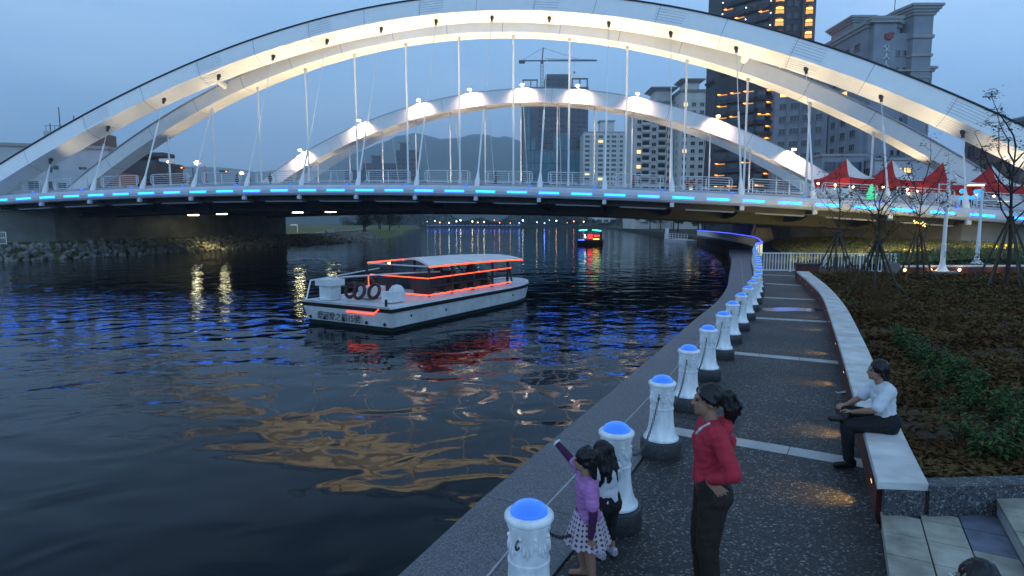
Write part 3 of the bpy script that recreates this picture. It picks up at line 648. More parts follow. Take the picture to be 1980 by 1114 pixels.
# low blocks far away on the left, in front of the hills
wf = win_mesh(2.6, 1.8, bars=2, fm='raw')
for name, lab, x0, x1, Y, z, wl_, pav in (('distant_apartment_tower', 'distant apartment tower with a roof pavilion, rightmost of the blocks below the hills', -112, -93, 600, 72, 'raw', (-108, -101)),
        ('distant_apartment_slab', 'distant apartment slab with small roof pavilions left of the taller block', -146, -113, 605, 60, 'raw', (-137, -130)), ('distant_low_block', 'distant low block farthest left below the hills', -165, -146, 610, 54, 'raw', None)):
    D_ = Bld(name, lab, rect(x0, x1, Y, Y + 25), z, wl_); D_.row((x0, Y), (x1, Y), 20, 4.2, int((z - 22) / 4.2), int((x1 - x0) / 4.6), wf, .6)
    if pav: q = rect(pav[0], pav[1], Y + 1, Y + 8); D_.block(q, z, z + 6.5, wl_); D_.cornice(q, z + 6.5, 1.6, 1.3)
# left bank
LB = Bld('white_office_building', 'pale flat roofed building with rooftop tanks at the left edge', [(-124, 132), (-100, 140), (-93, 143), (-93, 160), (-124, 160)], 19.4, 'pale')
LB.cornice([(-124, 132), (-100, 140), (-93, 143), (-93, 160), (-124, 160)], 19.4, .4, .7, steps=1)
LB.row((-124, 132), (-100, 140), 3, 3.6, 4, 6, win_mesh(2.3, 1.7, bars=2, fm='pale')); LB.row((-100, 140), (-93, 143), 3, 3.6, 4, 2, win_mesh(1.6, 1.5, bars=2, fm='pale'))
LB.block(rect(-107.5, -99.5, 143, 152), 20.1, 23.6, 'pale', 'stair_tower'); lx, ly = LB.c
MB().lathe([(1.5, 0), (1.5, 2.6), (1.35, 3.0)], 14, (-97.5 - lx, 148 - ly, 23.4)).build('water_tank', WM['pale'], LB.t)
MB().box((-97.5 - lx, 148 - ly, 21.7), (4.2, 4.2, 3.3)).build('tank_base', WM['brown'], LB.t)
for x, h_ in ((-104.3, 5.5), (-101, 3.6), (-102, 2.2), (-106.6, 1.8)): MB().tube([(x - lx, 144 - ly, 23.6), (x - lx, 144 - ly, 23.6 + h_)], .1, 6).build('mast', M['steel'], LB.t)
rl = MB()
for x in range(-107, -99): rl.bar((x - lx, 143.2 - ly, 23.6), (x - lx, 143.2 - ly, 24.8), .07)
rl.bar((-107.4 - lx, 143.2 - ly, 24.8), (-99.6 - lx, 143.2 - ly, 24.8), .08); tag(rl.build('roof_railing', M['steel'], LB.t), kind='stuff')
L2 = Bld('low_blue_white_shop', 'low pale blue building beside the left foot of the bridge', rect(-93.5, -87, 126, 136), 13.4, 'pale'); L2.row((-93.5, 126), (-87, 126), 9.6, 3, 1, 2, win_mesh(1.8, 1.2, bars=2, fm='pale'), .4)
L3 = Bld('brown_house', 'brown house with dark window bands right of the pale blue building', rect(-86.8, -81.5, 126, 136), 13.0, 'brown'); L3.row((-86.8, 126), (-81.5, 126), 8.2, 2.4, 2, 1, win_mesh(3.4, 1.1, bars=3, fm='brown'), .2)
L4 = Bld('dark_roof_house', 'dark house with a jutting flat roof slab behind the left arch foot', rect(-94, -84, 146, 158), 17.2, 'dark'); L4.row((-94, 146), (-84, 146), 9, 3.4, 2, 3, win_mesh(1.9, 1.6, bars=2, fm='dark'), .4); MB().box((2.5, -4, 18.6), (9.5, 5, .9)).build('roof_slab', WM['dark'], L4.t); MB().box((0, -2, 17.7), (5, 4, 1.1)).build('roof_block', WM['dark'], L4.t)
# far right
FR = Bld('brown_corner_building', 'brown building with blue window strips at the right edge', [(103.4, 142), (101.9, 124), (125, 125), (125, 142)], 22.8, 'brown')
FR.cornice([(103.4, 142), (101.9, 124), (125, 125), (125, 142)], 22.8, .8, .8); FR.row((103.4, 142), (101.9, 124), 3.5, 4.6, 4, 4, win_mesh(2.6, 2.6, bars=2, fm='brown'), .4); FR.row((101.9, 124), (125, 125), 3.5, 4.6, 4, 5, win_mesh(2.6, 2.4, bars=2, fm='brown'), .4)
sg = thing('neon_sign', 'vertical neon sign blue above pink at the right edge', 'sign', (84.9, 104, 0))
MB().box((0, 0, 7), (.3, .3, 14)).build('pole', M['steel'], sg); MB().box((0, -.3, 17.2), (1.5, .3, 2.6)).build('upper_panel', glow('blue_neon', (.05, .05, 1), 4), sg); MB().box((-.35, -.3, 13.9), (.8, .3, 3.6)).build('middle_panel', glow('white_neon', (1, .7, .9), 3.5), sg); MB().box((.5, -.3, 13.4), (.8, .3, 3.0)).build('lower_panel', glow('pink_neon', (1, .02, .2), 3), sg)

# ------------------------------------------------------------------ promenade
def nearest(p, pl):
    best = None
    for a, b in zip(pl, pl[1:]):
        a = Vector(a); b = Vector(b); d = b - a; f = max(0, min(1, (Vector(p) - a).dot(d) / d.length_squared)); q = a + d * f
        e = (q - Vector(p)).length
        if best is None or e < best[0]: best = (e, q)
    return best[1]
BP = [(.11, 3.76), (.94, 5.32), (1.77, 7.02), (2.60, 8.82), (3.44, 10.55), (4.28, 12.22), (5.05, 13.85), (5.87, 15.5), (6.69, 17.2), (7.49, 18.92), (8.29, 20.65), (9.06, 22.4), (9.80, 24.15), (10.50, 25.9), (11.2, 27.65),
      (11.88, 29.4), (12.56, 31.15), (13.24, 32.9), (13.9, 34.65), (14.55, 36.4), (15.2, 38.15), (15.88, 39.9), (16.56, 41.65), (17.26, 43.4), (17.98, 45.15), (18.72, 46.9)]
BL = [(-2.3, -1.2), (-1.55, .5), (-.72, 2.15)] + BP + [(19.5, 48.7), (22, 54), (30, 79), (39, 129), (51, 250)]
slot = offset(BL, -.16)
pv = thing('pavement', None, None); tag(pv, kind='structure')
# granite coping stones between the drain slot and the water
xs = []
for a, b in zip(slot, slot[1:]):
    a = Vector(a); b = Vector(b); n = max(1, round((b - a).length / 1.83))
    xs += [a.lerp(b, k / n) for k in range(n)]
xs.append(Vector(slot[-1])); xs = [p for p in xs if p.y < 62]
for a, b in zip(xs, xs[1:]):
    d = (b - a).normalized() * .004; qa = nearest(a, QE); qb = nearest(b, QE)
    oa = (qa - a).normalized() * .035; a2 = a + (qa - a).normalized() * .012; b2 = b + (qb - b).normalized() * .012; dz = random.uniform(-.002, .002)
    MB().prism([a2 + d, b2 - d, qb + oa - d, qa + oa + d], -.32, dz).build('coping_stone', M['quay'], pv)
inl = []
for a in xs:
    q = nearest(a, QE); w_ = (a - q).normalized(); inl.append((q + w_ * .60, q + w_ * .618))
il = MB(); il.strip([(p[0].x, p[0].y, .006) for p in inl], [(p[1].x, p[1].y, .006) for p in inl]); il.build('inlay_line', M['inlay'], pv)
gr = MB(); gr.strip([(p[0], p[1], -.025) for p in offset(BL, -.30)[:31]], [(p[0], p[1], -.025) for p in offset(BL, .03)[:31]]); gr.build('drain_slot', M['grout'], pv)
capL = smooth_line([(3.27, 5.24), (3.89, 6.53), (4.45, 7.7), (5.51, 9.92), (7.22, 13.55), (9.83, 19.22), (11.57, 23.63), (13.54, 28.96)], 8)
capR = smooth_line([(3.69, 5.19), (4.54, 7.0), (5.92, 9.77), (7.19, 12.4), (9.35, 17.02), (11.47, 22.07), (14.08, 28.9)], 8)
wallL = offset([tuple(p) for p in capL], .03)
right = [(-2.75, -6.5), (3.33, 5.24)] + wallL[1:] + [(15.6, 33.6), (19.5, 42), (25.5, 60), (34, 82), (43, 131), (55, 250)]
bol_in = offset(BL, -.145)
pav = MB().prism(bol_in + right[::-1], -.2, 0).build('paving_sheet', M['agg'], pv); tag(pav, kind='stuff')
for (a, b) in (((-.35, 3.05), (1.62, 1.95)), ((1.93, 7.97), (4.06, 6.72)), ((4.46, 12.82), (6.5, 11.77)), ((6.86, 17.54), (8.92, 16.7)), ((9.16, 22.34), (11.02, 21.55)), ((11.37, 27.52), (13.0, 26.3)), ((13.3, 32.1), (14.85, 31.1))):
    a = Vector(a); b = Vector(b); d = b - a; n = max(2, round(d.length / .82)); u = d.normalized(); w_ = Vector((-u.y, u.x)) * .14
    for k in range(n):
        p = a + d * (k / n) + u * .005; q = a + d * ((k + 1) / n) - u * .005
        MB().prism([p - w_, q - w_, q + w_, p + w_], -.03, .004 + random.uniform(0, .002)).build('strip_slab', M['slab'], pv)
pud = MB(); pn = 26
pud.add([(8.9 + (1.25 + .3 * math.sin(3 * a + 1)) * math.cos(a) * (1 + .15 * math.sin(7 * a)), 19.15 + (.42 + .1 * math.sin(5 * a)) * math.sin(a), .0035) for a in [2 * math.pi * k / pn for k in range(pn)]], [tuple(range(pn))])
pud.build('puddle', mat('wet_stone', (.012, .012, .013), .06, .3, 3), pv)
# seat wall with stone caps and low lamps
sw = thing('seat_wall', 'long curved red brick seat wall with pale stone caps beside the lawn', 'wall', (3.4, 5.3, 0)); o0 = Vector((3.4, 5.3))
Lp = [p for p in resample([tuple(p) for p in capL], .56)]; Rp = [nearest(p, [tuple(q) for q in capR]) for p in Lp]
Rp[0] = Vector((3.70, 5.20))
bl_ = [p.lerp(q, .06) - o0 for p, q in zip(Lp, Rp)]; br_ = [q.lerp(p, .06) - o0 for p, q in zip(Lp, Rp)]
t0 = (Lp[1] - Lp[0]).normalized() * .24; bl_[0] += t0; br_[0] += t0
m_ = MB()
for k in range(len(bl_) - 1): pass
m_.prism([tuple(p) for p in bl_] + [tuple(p) for p in br_[::-1]], -.1, .374); m_.build('wall', M['brick'], sw)
for k, ((a, b), (c, d)) in enumerate(zip(zip(Lp, Lp[1:]), zip(Rp, Rp[1:]))):
    e = (b - a).normalized() * .003; dz = random.uniform(-.002, .002); m_ = MB(); z0, z1, ch = .375, .45 + dz, .008
    P4 = [a + e - o0, b - e - o0, d - e - o0, c + e - o0]; cen = sum(P4, Vector((0, 0))) / 4
    P5 = [p + (cen - p).normalized() * ch for p in P4]
    vs = [(p.x, p.y, z0) for p in P4] + [(p.x, p.y, z1 - ch) for p in P4] + [(p.x, p.y, z1) for p in P5]
    m_.add(vs, [(0, 1, 2, 3), (11, 10, 9, 8)] + [f for i in range(4) for f in ((i, i + 4, (i + 1) % 4 + 4, (i + 1) % 4), (i + 4, i + 8, (i + 1) % 4 + 8, (i + 1) % 4 + 4))])
    m_.build('cap_stone', M['cap'], sw)
lens = glow('step_light_lens', (1, .5, .12), 2.5)
for px, py in ((3.36, 5.84), (4.1, 7.81), (5.41, 10.23), (6.62, 12.63), (7.98, 15.49), (8.97, 17.54), (10.13, 20.22), (11.02, 22.66), (11.81, 24.95), (12.6, 27.2)):
    q = nearest((px, py + .15), [tuple(p) for p in wallL]); p = Vector((px, py)); n_ = (p - q).normalized(); g = nearest(p, [tuple(x) for x in wallL])
    nn = (p - g).normalized(); ang = math.atan2(nn.y, nn.x)
    f_ = MB(); f_.box((0, 0, 0), (.014, .16, .08)); fx = f_.build('step_light', M['steel'], sw, loc=(g.x - o0.x + nn.x * .012, g.y - o0.y + nn.y * .012, .26), rz=ang)
    MB().box((.004, 0, -.034), (.010, .10, .014)).build('lens', lens, fx)
    spot((g.x - o0.x + nn.x * .05, g.y - o0.y + nn.y * .05, .27), (g.x + nn.x * .42 - o0.x, g.y + nn.y * .42 - o0.y, 0), 26, (1, .56, .14), 74, .9, .03, sw)
bpier = thing('brick_pier', 'short brick pier at the far end of the seat wall by the fence', 'pier', (14.35, 29.6, 0)); MB().box((0, 0, .34), (.85, .6, .7)).build('body', M['brick'], bpier); MB().box((0, 0, .735), (.95, .7, .08)).build('cap', M['steel'], bpier)
# granite retaining wall across the lawn's near end
gw = thing('granite_wall', 'low speckled granite wall running right from the end of the seat wall', 'wall', (3.7, 5.2, 0))
gl = [(0, -.03), (1.0, .03), (2.2, .20), (4, .42), (7, .7)]
m_ = MB().prism([(-.385, .0), (-.03, -.01), (.0, .2), (-.28, .2)], -.1, .372); m_.prism(gl + [(p[0], p[1] + .19) for p in gl[::-1]], -.1, .425); m_.build('wall', M['washed'], gw)
# stone steps
st = thing('stone_steps', 'wide tiled steps in the near right corner below the granite wall', 'steps', (3.33, 5.24, 0)); u = Vector((.47, .8827)); r_ = Vector((.8827, -.47))
TR = .90
for k in range(5):
    a0 = TR * k; hi = .15 * (k + 1); m_ = MB()
    def tend(off):                                                  # where the row meets the granite wall
        p = r_ * off; return ((.0 - .035 + (p.x + .03) * .06) - p.y) / (u.y - u.x * .06) - .004
    poly = [r_ * a0 + u * tend(a0), r_ * (a0 + 4.6 - TR * k) + u * (tend(a0 + 4.6 - TR * k)), r_ * (a0 + 4.6 - TR * k) - u * 7, r_ * a0 - u * 7]
    m_.prism([tuple(p) for p in poly], -.1 if k == 0 else .15 * k + .002, hi - .03); m_.build('step', M['slab'] if k else M['slab'], st)
    for c in range(3):
        w_ = TR / 3; x0 = a0 + w_ * c + (.0 if c else -.012); x1 = a0 + w_ * (c + 1) - .012; s_ = -.40 * (0.5 if c == 1 else 0) - (.02 if c == 0 else 0)
        top = tend((x0 + x1) / 2) - .012; j = 0; cur = top
        while cur > -5.2:
            ln = .40 if j else .40 - (.2 if c == 1 else 0)
            m2 = M['tileblue'] if (c == 2 and j % 3 != 2 and k == 0) else M['tile']
            dz = random.uniform(-.0015, .0025); MB().prism([tuple(r_ * x0 + u * (cur - ln + .012)), tuple(r_ * x1 + u * (cur - ln + .012)), tuple(r_ * x1 + u * cur), tuple(r_ * x0 + u * cur)], hi - .028, hi + dz).build('tile', m2, st)
            cur -= ln; j += 1
    if k == 0: m_ = MB().prism([tuple(r_ * (a0 + .004) + u * tend(a0)), tuple(r_ * (a0 + TR * .995) + u * tend(a0 + TR)), tuple(r_ * (a0 + TR * .995) - u * 7), tuple(r_ * (a0 + .004) - u * 7)], hi - .031, hi - .022).build('mortar_bed', M['grout'], st)

# ------------------------------------------------------------------ bollards with lit domes, chains between them
dome = bpy.data.materials.new('blue_dome'); dome.use_nodes = True; t = dome.node_tree; b = t.nodes['Principled BSDF']
b.inputs['Base Color'].default_value = (.01, .03, .14, 1); b.inputs['Roughness'].default_value = .22
lw = t.nodes.new('ShaderNodeLayerWeight'); lw.inputs[0].default_value = .35
rr_ = t.nodes.new('ShaderNodeValToRGB'); rr_.color_ramp.elements[0].color = (.025, .16, .90, 1); rr_.color_ramp.elements[1].color = (.06, .30, 1, 1)
t.links.new(lw.outputs['Facing'], rr_.inputs[0]); t.links.new(rr_.outputs[0], b.inputs['Emission Color']); b.inputs['Emission Strength'].default_value = .95
shaft = [(.195, .20), (.205, .205), (.205, .225), (.19, .245), (.172, .275), (.155, .33), (.144, .40), (.137, .48), (.132, .56), (.139, .565), (.139, .585), (.131, .59), (.129, .70), (.131, .78), (.142, .815), (.144, .83), (.134, .836), (.136, .85)]
bo = thing('bollard', 'x', 'bollard')
MB().lathe([(.235, 0), (.24, .01), (.24, .185), (.232, .196), (.19, .2)], 32).build('plinth', M['plinth'], bo, smooth=True)
MB().lathe(shaft, 32).build('shaft', M['boll'], bo, smooth=True, ang=30)
MB().lathe([(.130, .846), (.156, .850), (.162, .862), (.160, .882), (.150, .892), (.118, .897)], 32).build('rim', M['boll'], bo, smooth=True, ang=50)
MB().lathe([(.126 * math.cos(a * math.pi / 20), .888 + .080 * math.sin(a * math.pi / 20)) for a in range(0, 10)] + [(.003, .968)], 32).build('dome', dome, bo, smooth=True)
rl = MB()                                                            # cast relief: leafy swags round the neck
for k in range(8):
    a = 2 * math.pi * k / 8
    for j in range(3):
        aa = a + (j - 1) * .22; zz = .72 - abs(j - 1) * .035; rr = .132
        rl.ball((rr * math.cos(aa), rr * math.sin(aa), zz), (.012, .012, .034), 6, 5)
    rl.ball((.136 * math.cos(a), .136 * math.sin(a), .765), (.014, .014, .014), 6, 5); rl.ball((.132 * math.cos(a + .39), .132 * math.sin(a + .39), .665), (.013, .013, .03), 6, 5)
tag(rl.build('relief', M['boll'], bo, smooth=True), kind='stuff')
ring = []
for k in range(10): a = 2 * math.pi * k / 10; ring.append((0, .028 * math.cos(a), .028 * math.sin(a)))
for sgn in (1, -1): MB().tube([(0, sgn * .157 + y, .74 + z) for x, y, z in ring], .007, 6, closed=True).build('chain_eye', M['chain'], bo, smooth=True)
bo.location = (BP[0][0], BP[0][1], 0)
allb = [bo]
for i, (x, y) in enumerate(BP):
    c = bo if i == 0 else copy_tree(bo)
    a = Vector(BP[max(0, i - 1)]); b2 = Vector(BP[min(len(BP) - 1, i + 1)]); d = b2 - a
    c.location = (x, y, 0); c.rotation_euler = (0, 0, math.atan2(d.y, d.x) - math.pi / 2); allb.append(c)
    extra = {0: 'nearest of the row, cut off by the bottom edge', 1: 'standing right behind the two girls', 2: 'third along, left of the woman in red', 3: 'behind the head of the woman in red'}
    tag(c, 'white bollard with glowing blue dome, ' + (extra[i] if i in extra else ordinal(i) + ' in the quay row from the near end'), 'bollard', 'bollards along the quay')
link_r = []
for k in range(10):
    a = 2 * math.pi * k / 10; link_r.append((.012 * math.cos(a), 0, .021 * math.sin(a)))
def chain(i):
    a = Vector((*BP[i], .74)); b2 = Vector((*BP[i + 1], .74)); d = (b2 - a).normalized(); a = a + d * .16; b2 = b2 - d * .16; Ln = (b2 - a).length
    n = int(Ln * 1.16 / .034) if i < 6 else int(Ln * 1.16 / .07); m_ = MB(); sc = 1 if i < 6 else 1.9
    for k in range(n):
        f = (k + .5) / n; p = a.lerp(b2, f); p.z -= .36 * 4 * f * (1 - f)
        tg = Vector((d.x * Ln, d.y * Ln, -.36 * 4 * (1 - 2 * f))).normalized()
        M4 = Matrix.Translation(p) @ tg.to_track_quat('Z', 'Y').to_matrix().to_4x4() @ Matrix.Rotation(math.pi / 2 * (k % 2), 4, 'Z')
        pts = [M4 @ (Vector(q) * sc) for q in link_r]
        m_.tube(pts, .0048 * sc, 4 if i < 6 else 3, closed=True)
    o = m_.build('chain', M['chain'], smooth=True); tag(o, 'dark chain sagging between the %s and %s bollards of the quay row' % (ordinal(i), ordinal(i + 1)), 'chain', 'chains between the bollards')
for i in range(18): chain(i)

# ------------------------------------------------------------------ planted bed
LZ = .33
lawn_poly = [tuple(p) for p in offset([tuple(p) for p in capR], -.02)] + [(15.7, 33.2), (18.0, 33.0), (18.05, 28.75), (46, 30.2), (46, 6.6), (10.7, 6.12), (7.7, 5.85), (5.9, 5.63), (4.7, 5.44)]
soil = MB().prism(lawn_poly, -.1, LZ).build('flower_bed', M['soil']); tag(soil, kind='structure')
def inside(x, y, poly):
    c = False; j = len(poly) - 1
    for i in range(len(poly)):
        if (poly[i][1] > y) != (poly[j][1] > y) and x < (poly[j][0] - poly[i][0]) * (y - poly[i][1]) / (poly[j][1] - poly[i][1]) + poly[i][0]: c = not c
        j = i
    return c
def leaf(mb, p, yaw, pitch, ln, w, droop=.3):
    d = Vector((math.cos(yaw) * math.cos(pitch), math.sin(yaw) * math.cos(pitch), math.sin(pitch))); s = Vector((-math.sin(yaw), math.cos(yaw), 0)) * w
    m1 = p + d * ln * .5; e = p + d * ln + Vector((0, 0, -droop * ln))
    mb.add([p, m1 - s, e, m1 + s], [(0, 1, 2, 3)])
rnd = random.Random(11); gc = MB(); N = 0
while N < 19000:
    y = 5.5 + 23.4 * rnd.random() ** 1.35; x = 3.5 + rnd.random() * 28
    if x > y * .95 + 1.5 or not inside(x, y, lawn_poly): continue
    e = math.sin(y * 2.6 + math.sin(x * .8) * 1.3) + math.sin(x * 1.1 + y * .7)      # planted in loose rows
    if e < -.5 and rnd.random() < .8: continue
    for k in range(4):
        leaf(gc, Vector((x + rnd.gauss(0, .07), y + rnd.gauss(0, .07), LZ)), rnd.random() * 6.3, rnd.uniform(.15, 1.1), rnd.uniform(.08, .19) * (1 + y / 60), rnd.uniform(.012, .03) * (1 + y / 20), .35)
    N += 1
tag(gc.build('groundcover', M['dry']), 'dry brown ground cover planting filling the bed behind the seat wall', kind='stuff')
gc = MB(); N = 0
while N < 1500:
    y = 17 + 11.5 * rnd.random(); x = 9 + rnd.random() * 20
    if x > y * .95 or not inside(x, y, lawn_poly) or math.sin(x * .9) + math.sin(y * 1.7 + x * .3) < .1: continue
    for k in range(4): leaf(gc, Vector((x + rnd.gauss(0, .06), y + rnd.gauss(0, .06), LZ)), rnd.random() * 6.3, rnd.uniform(.6, 1.4), rnd.uniform(.08, .16), .02, .2)
    N += 1
tag(gc.build('grass', M['leaf']), 'thin green grass growing through the dry ground cover', kind='stuff')
# leafy plants along the wall
def plant_mesh(seed):
    rnd = random.Random(seed); m_ = MB(); m_.mi = 0
    for s in range(7):
        yaw = rnd.random() * 6.3; lean = rnd.uniform(.1, .5); h_ = rnd.uniform(.16, .36); top = Vector((math.cos(yaw) * lean * h_, math.sin(yaw) * lean * h_, h_)); m_.mi = 1; m_.tube([(0, 0, 0), top * .5 + Vector((0, 0, .02)), top], .004, 4); m_.mi = 0
        for k in range(9): leaf(m_, top * (.3 + .7 * k / 8), rnd.random() * 6.3, rnd.uniform(-.1, .9), rnd.uniform(.07, .13), rnd.uniform(.012, .022), .35)
    return m_.mesh('foliage', [M['leaf'], M['bark']])
pm = [plant_mesh(k) for k in range(5)]
k = 0
for i in range(62):
    f = i / 61; base = Vector((4.35, 5.75)).lerp(Vector((7.6, 12.2)), f); off = rnd.random() * (.25 + 1.5 * (1 - f)) + .12
    p = base + Vector((.86, -.5)) * off * .9
    if p.y < 5.75 + (p.x - 4) * .09: p.y = 5.8 + (p.x - 4) * .09
    o = link('leafy_plant', pm[i % 5], None, (p.x, p.y, LZ), rnd.random() * 6.3); o.scale = [rnd.uniform(.8, 1.3)] * 3
    tag(o, 'low green plant with narrow leaves in the bed beside the seat wall', 'plant', 'green plants edging the bed')
def twig_mesh(seed):
    rnd = random.Random(seed); m_ = MB()
    for s in range(16):
        yaw = rnd.random() * 6.3; p = Vector((0, 0, 0)); d = Vector((math.cos(yaw) * .5, math.sin(yaw) * .5, 1)).normalized(); pts = [p.copy()]
        for j in range(4): p = p + d * rnd.uniform(.1, .2); d = (d + Vector((rnd.gauss(0, .25), rnd.gauss(0, .25), .05))).normalized(); pts.append(p.copy())
        m_.tube(pts, [.006, .005, .004, .003, .002], 4)
        for q in pts[1:]: leaf(m_, q, rnd.random() * 6.3, rnd.uniform(-.2, .8), .05, .012)
    return m_.mesh('twigs', [M['dry']])
tms = [twig_mesh(k) for k in range(3)]
for i in range(26):
    f = i / 25; p = Vector((8.6, 14.2)).lerp(Vector((15.2, 29.5)), f) + Vector((.86, -.4)) * rnd.uniform(.1, 1.5)
    o = link('twiggy_shrub', tms[i % 3], None, (p.x, p.y, LZ), rnd.random() * 6.3); o.scale = [rnd.uniform(.8, 1.5)] * 3
    tag(o, 'bare brown twiggy shrub behind the far half of the seat wall', 'shrub', 'bare shrubs behind the seat wall')

# ------------------------------------------------------------------ staked young trees
def tree(x, y, h, seed, label, splay=.75, stakes=4, tie=2.0, leaves=26, lean=(0, 0), lit=False, rt=.055, start=.42):
    rnd = random.Random(seed); tr = thing('young_tree', label, 'tree', (x, y, LZ)); m_ = MB(); pts = []; rad = []
    n = 9
    for k in range(n + 1):
        f = k / n; pts.append(Vector((lean[0] * f + math.sin(f * 7 + seed) * .05, lean[1] * f + math.cos(f * 6 + seed) * .05, h * .8 * f))); rad.append(rt * (1 - .72 * f))
    m_.tube(pts, rad, 8); lv = MB(); tips = []
    for k in range(13):
        f = start + (1 - start) * k / 12; p = pts[min(n, int(f * n))].copy(); yaw = k * 2.4 + rnd.random(); d = Vector((math.cos(yaw) * .75, math.sin(yaw) * .75, rnd.uniform(.5, 1.1))).normalized(); q = [p.copy()]; ln = h * .085 * rnd.uniform(.8, 1.35)
        for j in range(4): p = p + d * ln; d = (d + Vector((rnd.gauss(0, .16), rnd.gauss(0, .16), .16))).normalized(); q.append(p.copy())
        m_.tube(q, [rt * .42, rt * .34, rt * .26, rt * .18, rt * .1], 5)
        for j in (2, 3, 4):
            e = q[j] + Vector((rnd.gauss(0, .22), rnd.gauss(0, .22), rnd.uniform(.05, .3))); m_.tube([q[j], e], [rt * .14, rt * .07], 4); tips += [e, q[j]]
    m_.build('trunk', M['bark'], tr, smooth=True)
    for e in tips:
        if rnd.random() < .7:
            for _ in range(leaves // 2): leaf(lv, e + Vector((rnd.gauss(0, .14), rnd.gauss(0, .14), rnd.gauss(0, .07))), rnd.random() * 6.3, rnd.uniform(-.5, .5), rnd.uniform(.09, .18), .034, .15)
    lv.build('crown', M['dleaf'], tr)
    for k in range(stakes):
        a = 2 * math.pi * (k + .3) / stakes; foot = Vector((math.cos(a) * splay, math.sin(a) * splay, -.02)); top = Vector((lean[0] * .5 - math.cos(a) * .05, lean[1] * .5 - math.sin(a) * .05, tie + .25))
        MB().tube([foot, top], [.042, .036], 7).build('stake', M['pole'], tr, smooth=True)
        s2 = foot + Vector((math.cos(a + .5) * .22, math.sin(a + .5) * .22, 0)); MB().tube([s2, foot.lerp(top, .2)], [.03, .03], 6).build('peg', M['pole'], tr)
    MB().lathe([(.11, -.06), (.125, 0), (.11, .06)], 10, (lean[0] * .45, lean[1] * .45, tie)).build('tie', M['bark'], tr)
    return tr
tree(16.6, 31.2, 4.9, 3, 'thin staked sapling by the white fence, leftmost of the four', .85, 5, 1.9, 20)
tree(12.5, 20.9, 3.9, 5, 'bare staked sapling with wide splayed stakes, second from the left', .8, 5, 1.75, 18, start=.5)
t3 = tree(17.2, 25.9, 5.0, 8, 'staked sapling wrapped with small golden lights near the lamp post', .7, 4, 2.3, 22)
gl = MB(); gm = glow('fairy_light', (1, .6, .12), 6)
for k in range(16): a = k * 1.1; gl.ball((.2 * math.cos(a), .2 * math.sin(a), 2.25 + .28 * rnd.random()), .022, 6, 4)
tag(gl.build('fairy_light', gm, t3), kind='stuff'); point((-.5, -.7, 2.5), 14, (1, .6, .2), .1, t3)
tree(19.2, 23.6, 6.6, 13, 'tall staked tree at the right edge with a leafy top', .95, 6, 2.6, 64, (.0, .1), rt=.085)

# ------------------------------------------------------------------ lamp posts, fence, low lit wall
def lamp_post(x, y, h, arm, az, label, on=True):
    lp = thing('lamp_post', label, 'lamp post', (x, y, LZ)); MB().box((0, 0, .08), (.95, .95, .18)).build('footing', M['conc'], lp)
    MB().lathe([(.30, .17), (.22, .24), (.14, .42), (.105, .62), (.10, 1.35), (.112, 1.36), (.112, 1.42), (.085, 1.45), (.062, h - LZ), (.02, h - LZ + .02)], 16).build('pole', M['white'], lp, smooth=True, ang=40)
    MB().box((0, -.105, .95), (.09, .02, .3)).build('hatch', M['fascia'], lp)
    MB().tube([(-.45, 0, az), (1.15, 0, az)], .035, 8).tube([(0, 0, az + .75), (.45, 0, az + .02)], .022, 6).tube([(-.42, 0, az - .0), (-.42, 0, az - .9)], .03, 6).build('arm', M['white'], lp)
    hd = MB().box((1.25, 0, az + .01), (.75, .24, .09)).build('lamp_head', M['white'], lp); MB().box((1.25, 0, az - .045), (.64, .19, .02)).build('diffuser', glow('lamp_diffuser', (1, .74, .42), 12 if on else 2), hd)
    if on: spot((1.25, 0, az - .1), (1.25, 0, 0), 260, (1, .74, .42), 130, .9, .2, lp)
lamp_post(20.0, 28.3, 5.45, 1, 4.15, 'white lamp post with a lit arm lamp in front of the bridge')
lamp_post(25.7, 33.7, 4.8, 1, 3.6, 'second white lamp post farther back at the right', False)
M['rail'] = M['rail']; fc = thing('metal_fence', 'white picket style metal fence across the promenade below the bridge', 'fence', (13.75, 34.26, 0)); fa = Vector((7.15, -1.06, 0)); n = 46
bm_ = MB().box((0, 0, .55), (.03, .03, .95)).mesh('bar', [M['white']])
for k in range(n): link('bar', bm_, fc, tuple(fa * (k + .5) / n))
for z in (.09, 1.04): MB().bar((0, 0, z), tuple(fa + Vector((0, 0, z))), .055).build('rail', M['white'], fc)
for k in range(5): MB().box(tuple(fa * k / 4 + Vector((0, 0, .53))), (.07, .07, 1.1)).build('post', M['white'], fc)
lw_ = thing('brick_kerb_wall', 'low red brick wall with small lamps along the back of the lawn', 'wall', (18.05, 28.5, LZ))
MB().prism([(0, 0), (28, 1.3), (28, 1.6), (0, .3)], -.2, .33).build('wall', M['brick'], lw_); MB().prism([(-.03, -.04), (28, 1.26), (28, 1.64), (-.03, .34)], .331, .40).build('cap', M['cap'], lw_)
MB().box((-.25, .1, .22), (.5, .6, .62)).build('pier', M['conc'], lw_)
wl2 = glow('wall_lamp_lens', (1, .62, .25), 9)
for x in (.35, 1.6, 3.0, 4.75, 6.8, 9): MB().lathe([(.065, 0), (.06, .025), (.02, .04)], 12, (0, 0, 0), Matrix.Translation((x, .0464 * x - .002, .2)) @ Matrix.Rotation(R(90), 4, 'X')).build('wall_lamp', wl2, lw_, smooth=True); point((x, .0464 * x - .16, .2), 2.2, (1, .6, .25), .05, lw_)
MB().prism([(-.1, -.16), (28, 1.14), (28, 1.24), (-.1, -.05)], 0, .045).build('kerb', M['cap'], lw_)

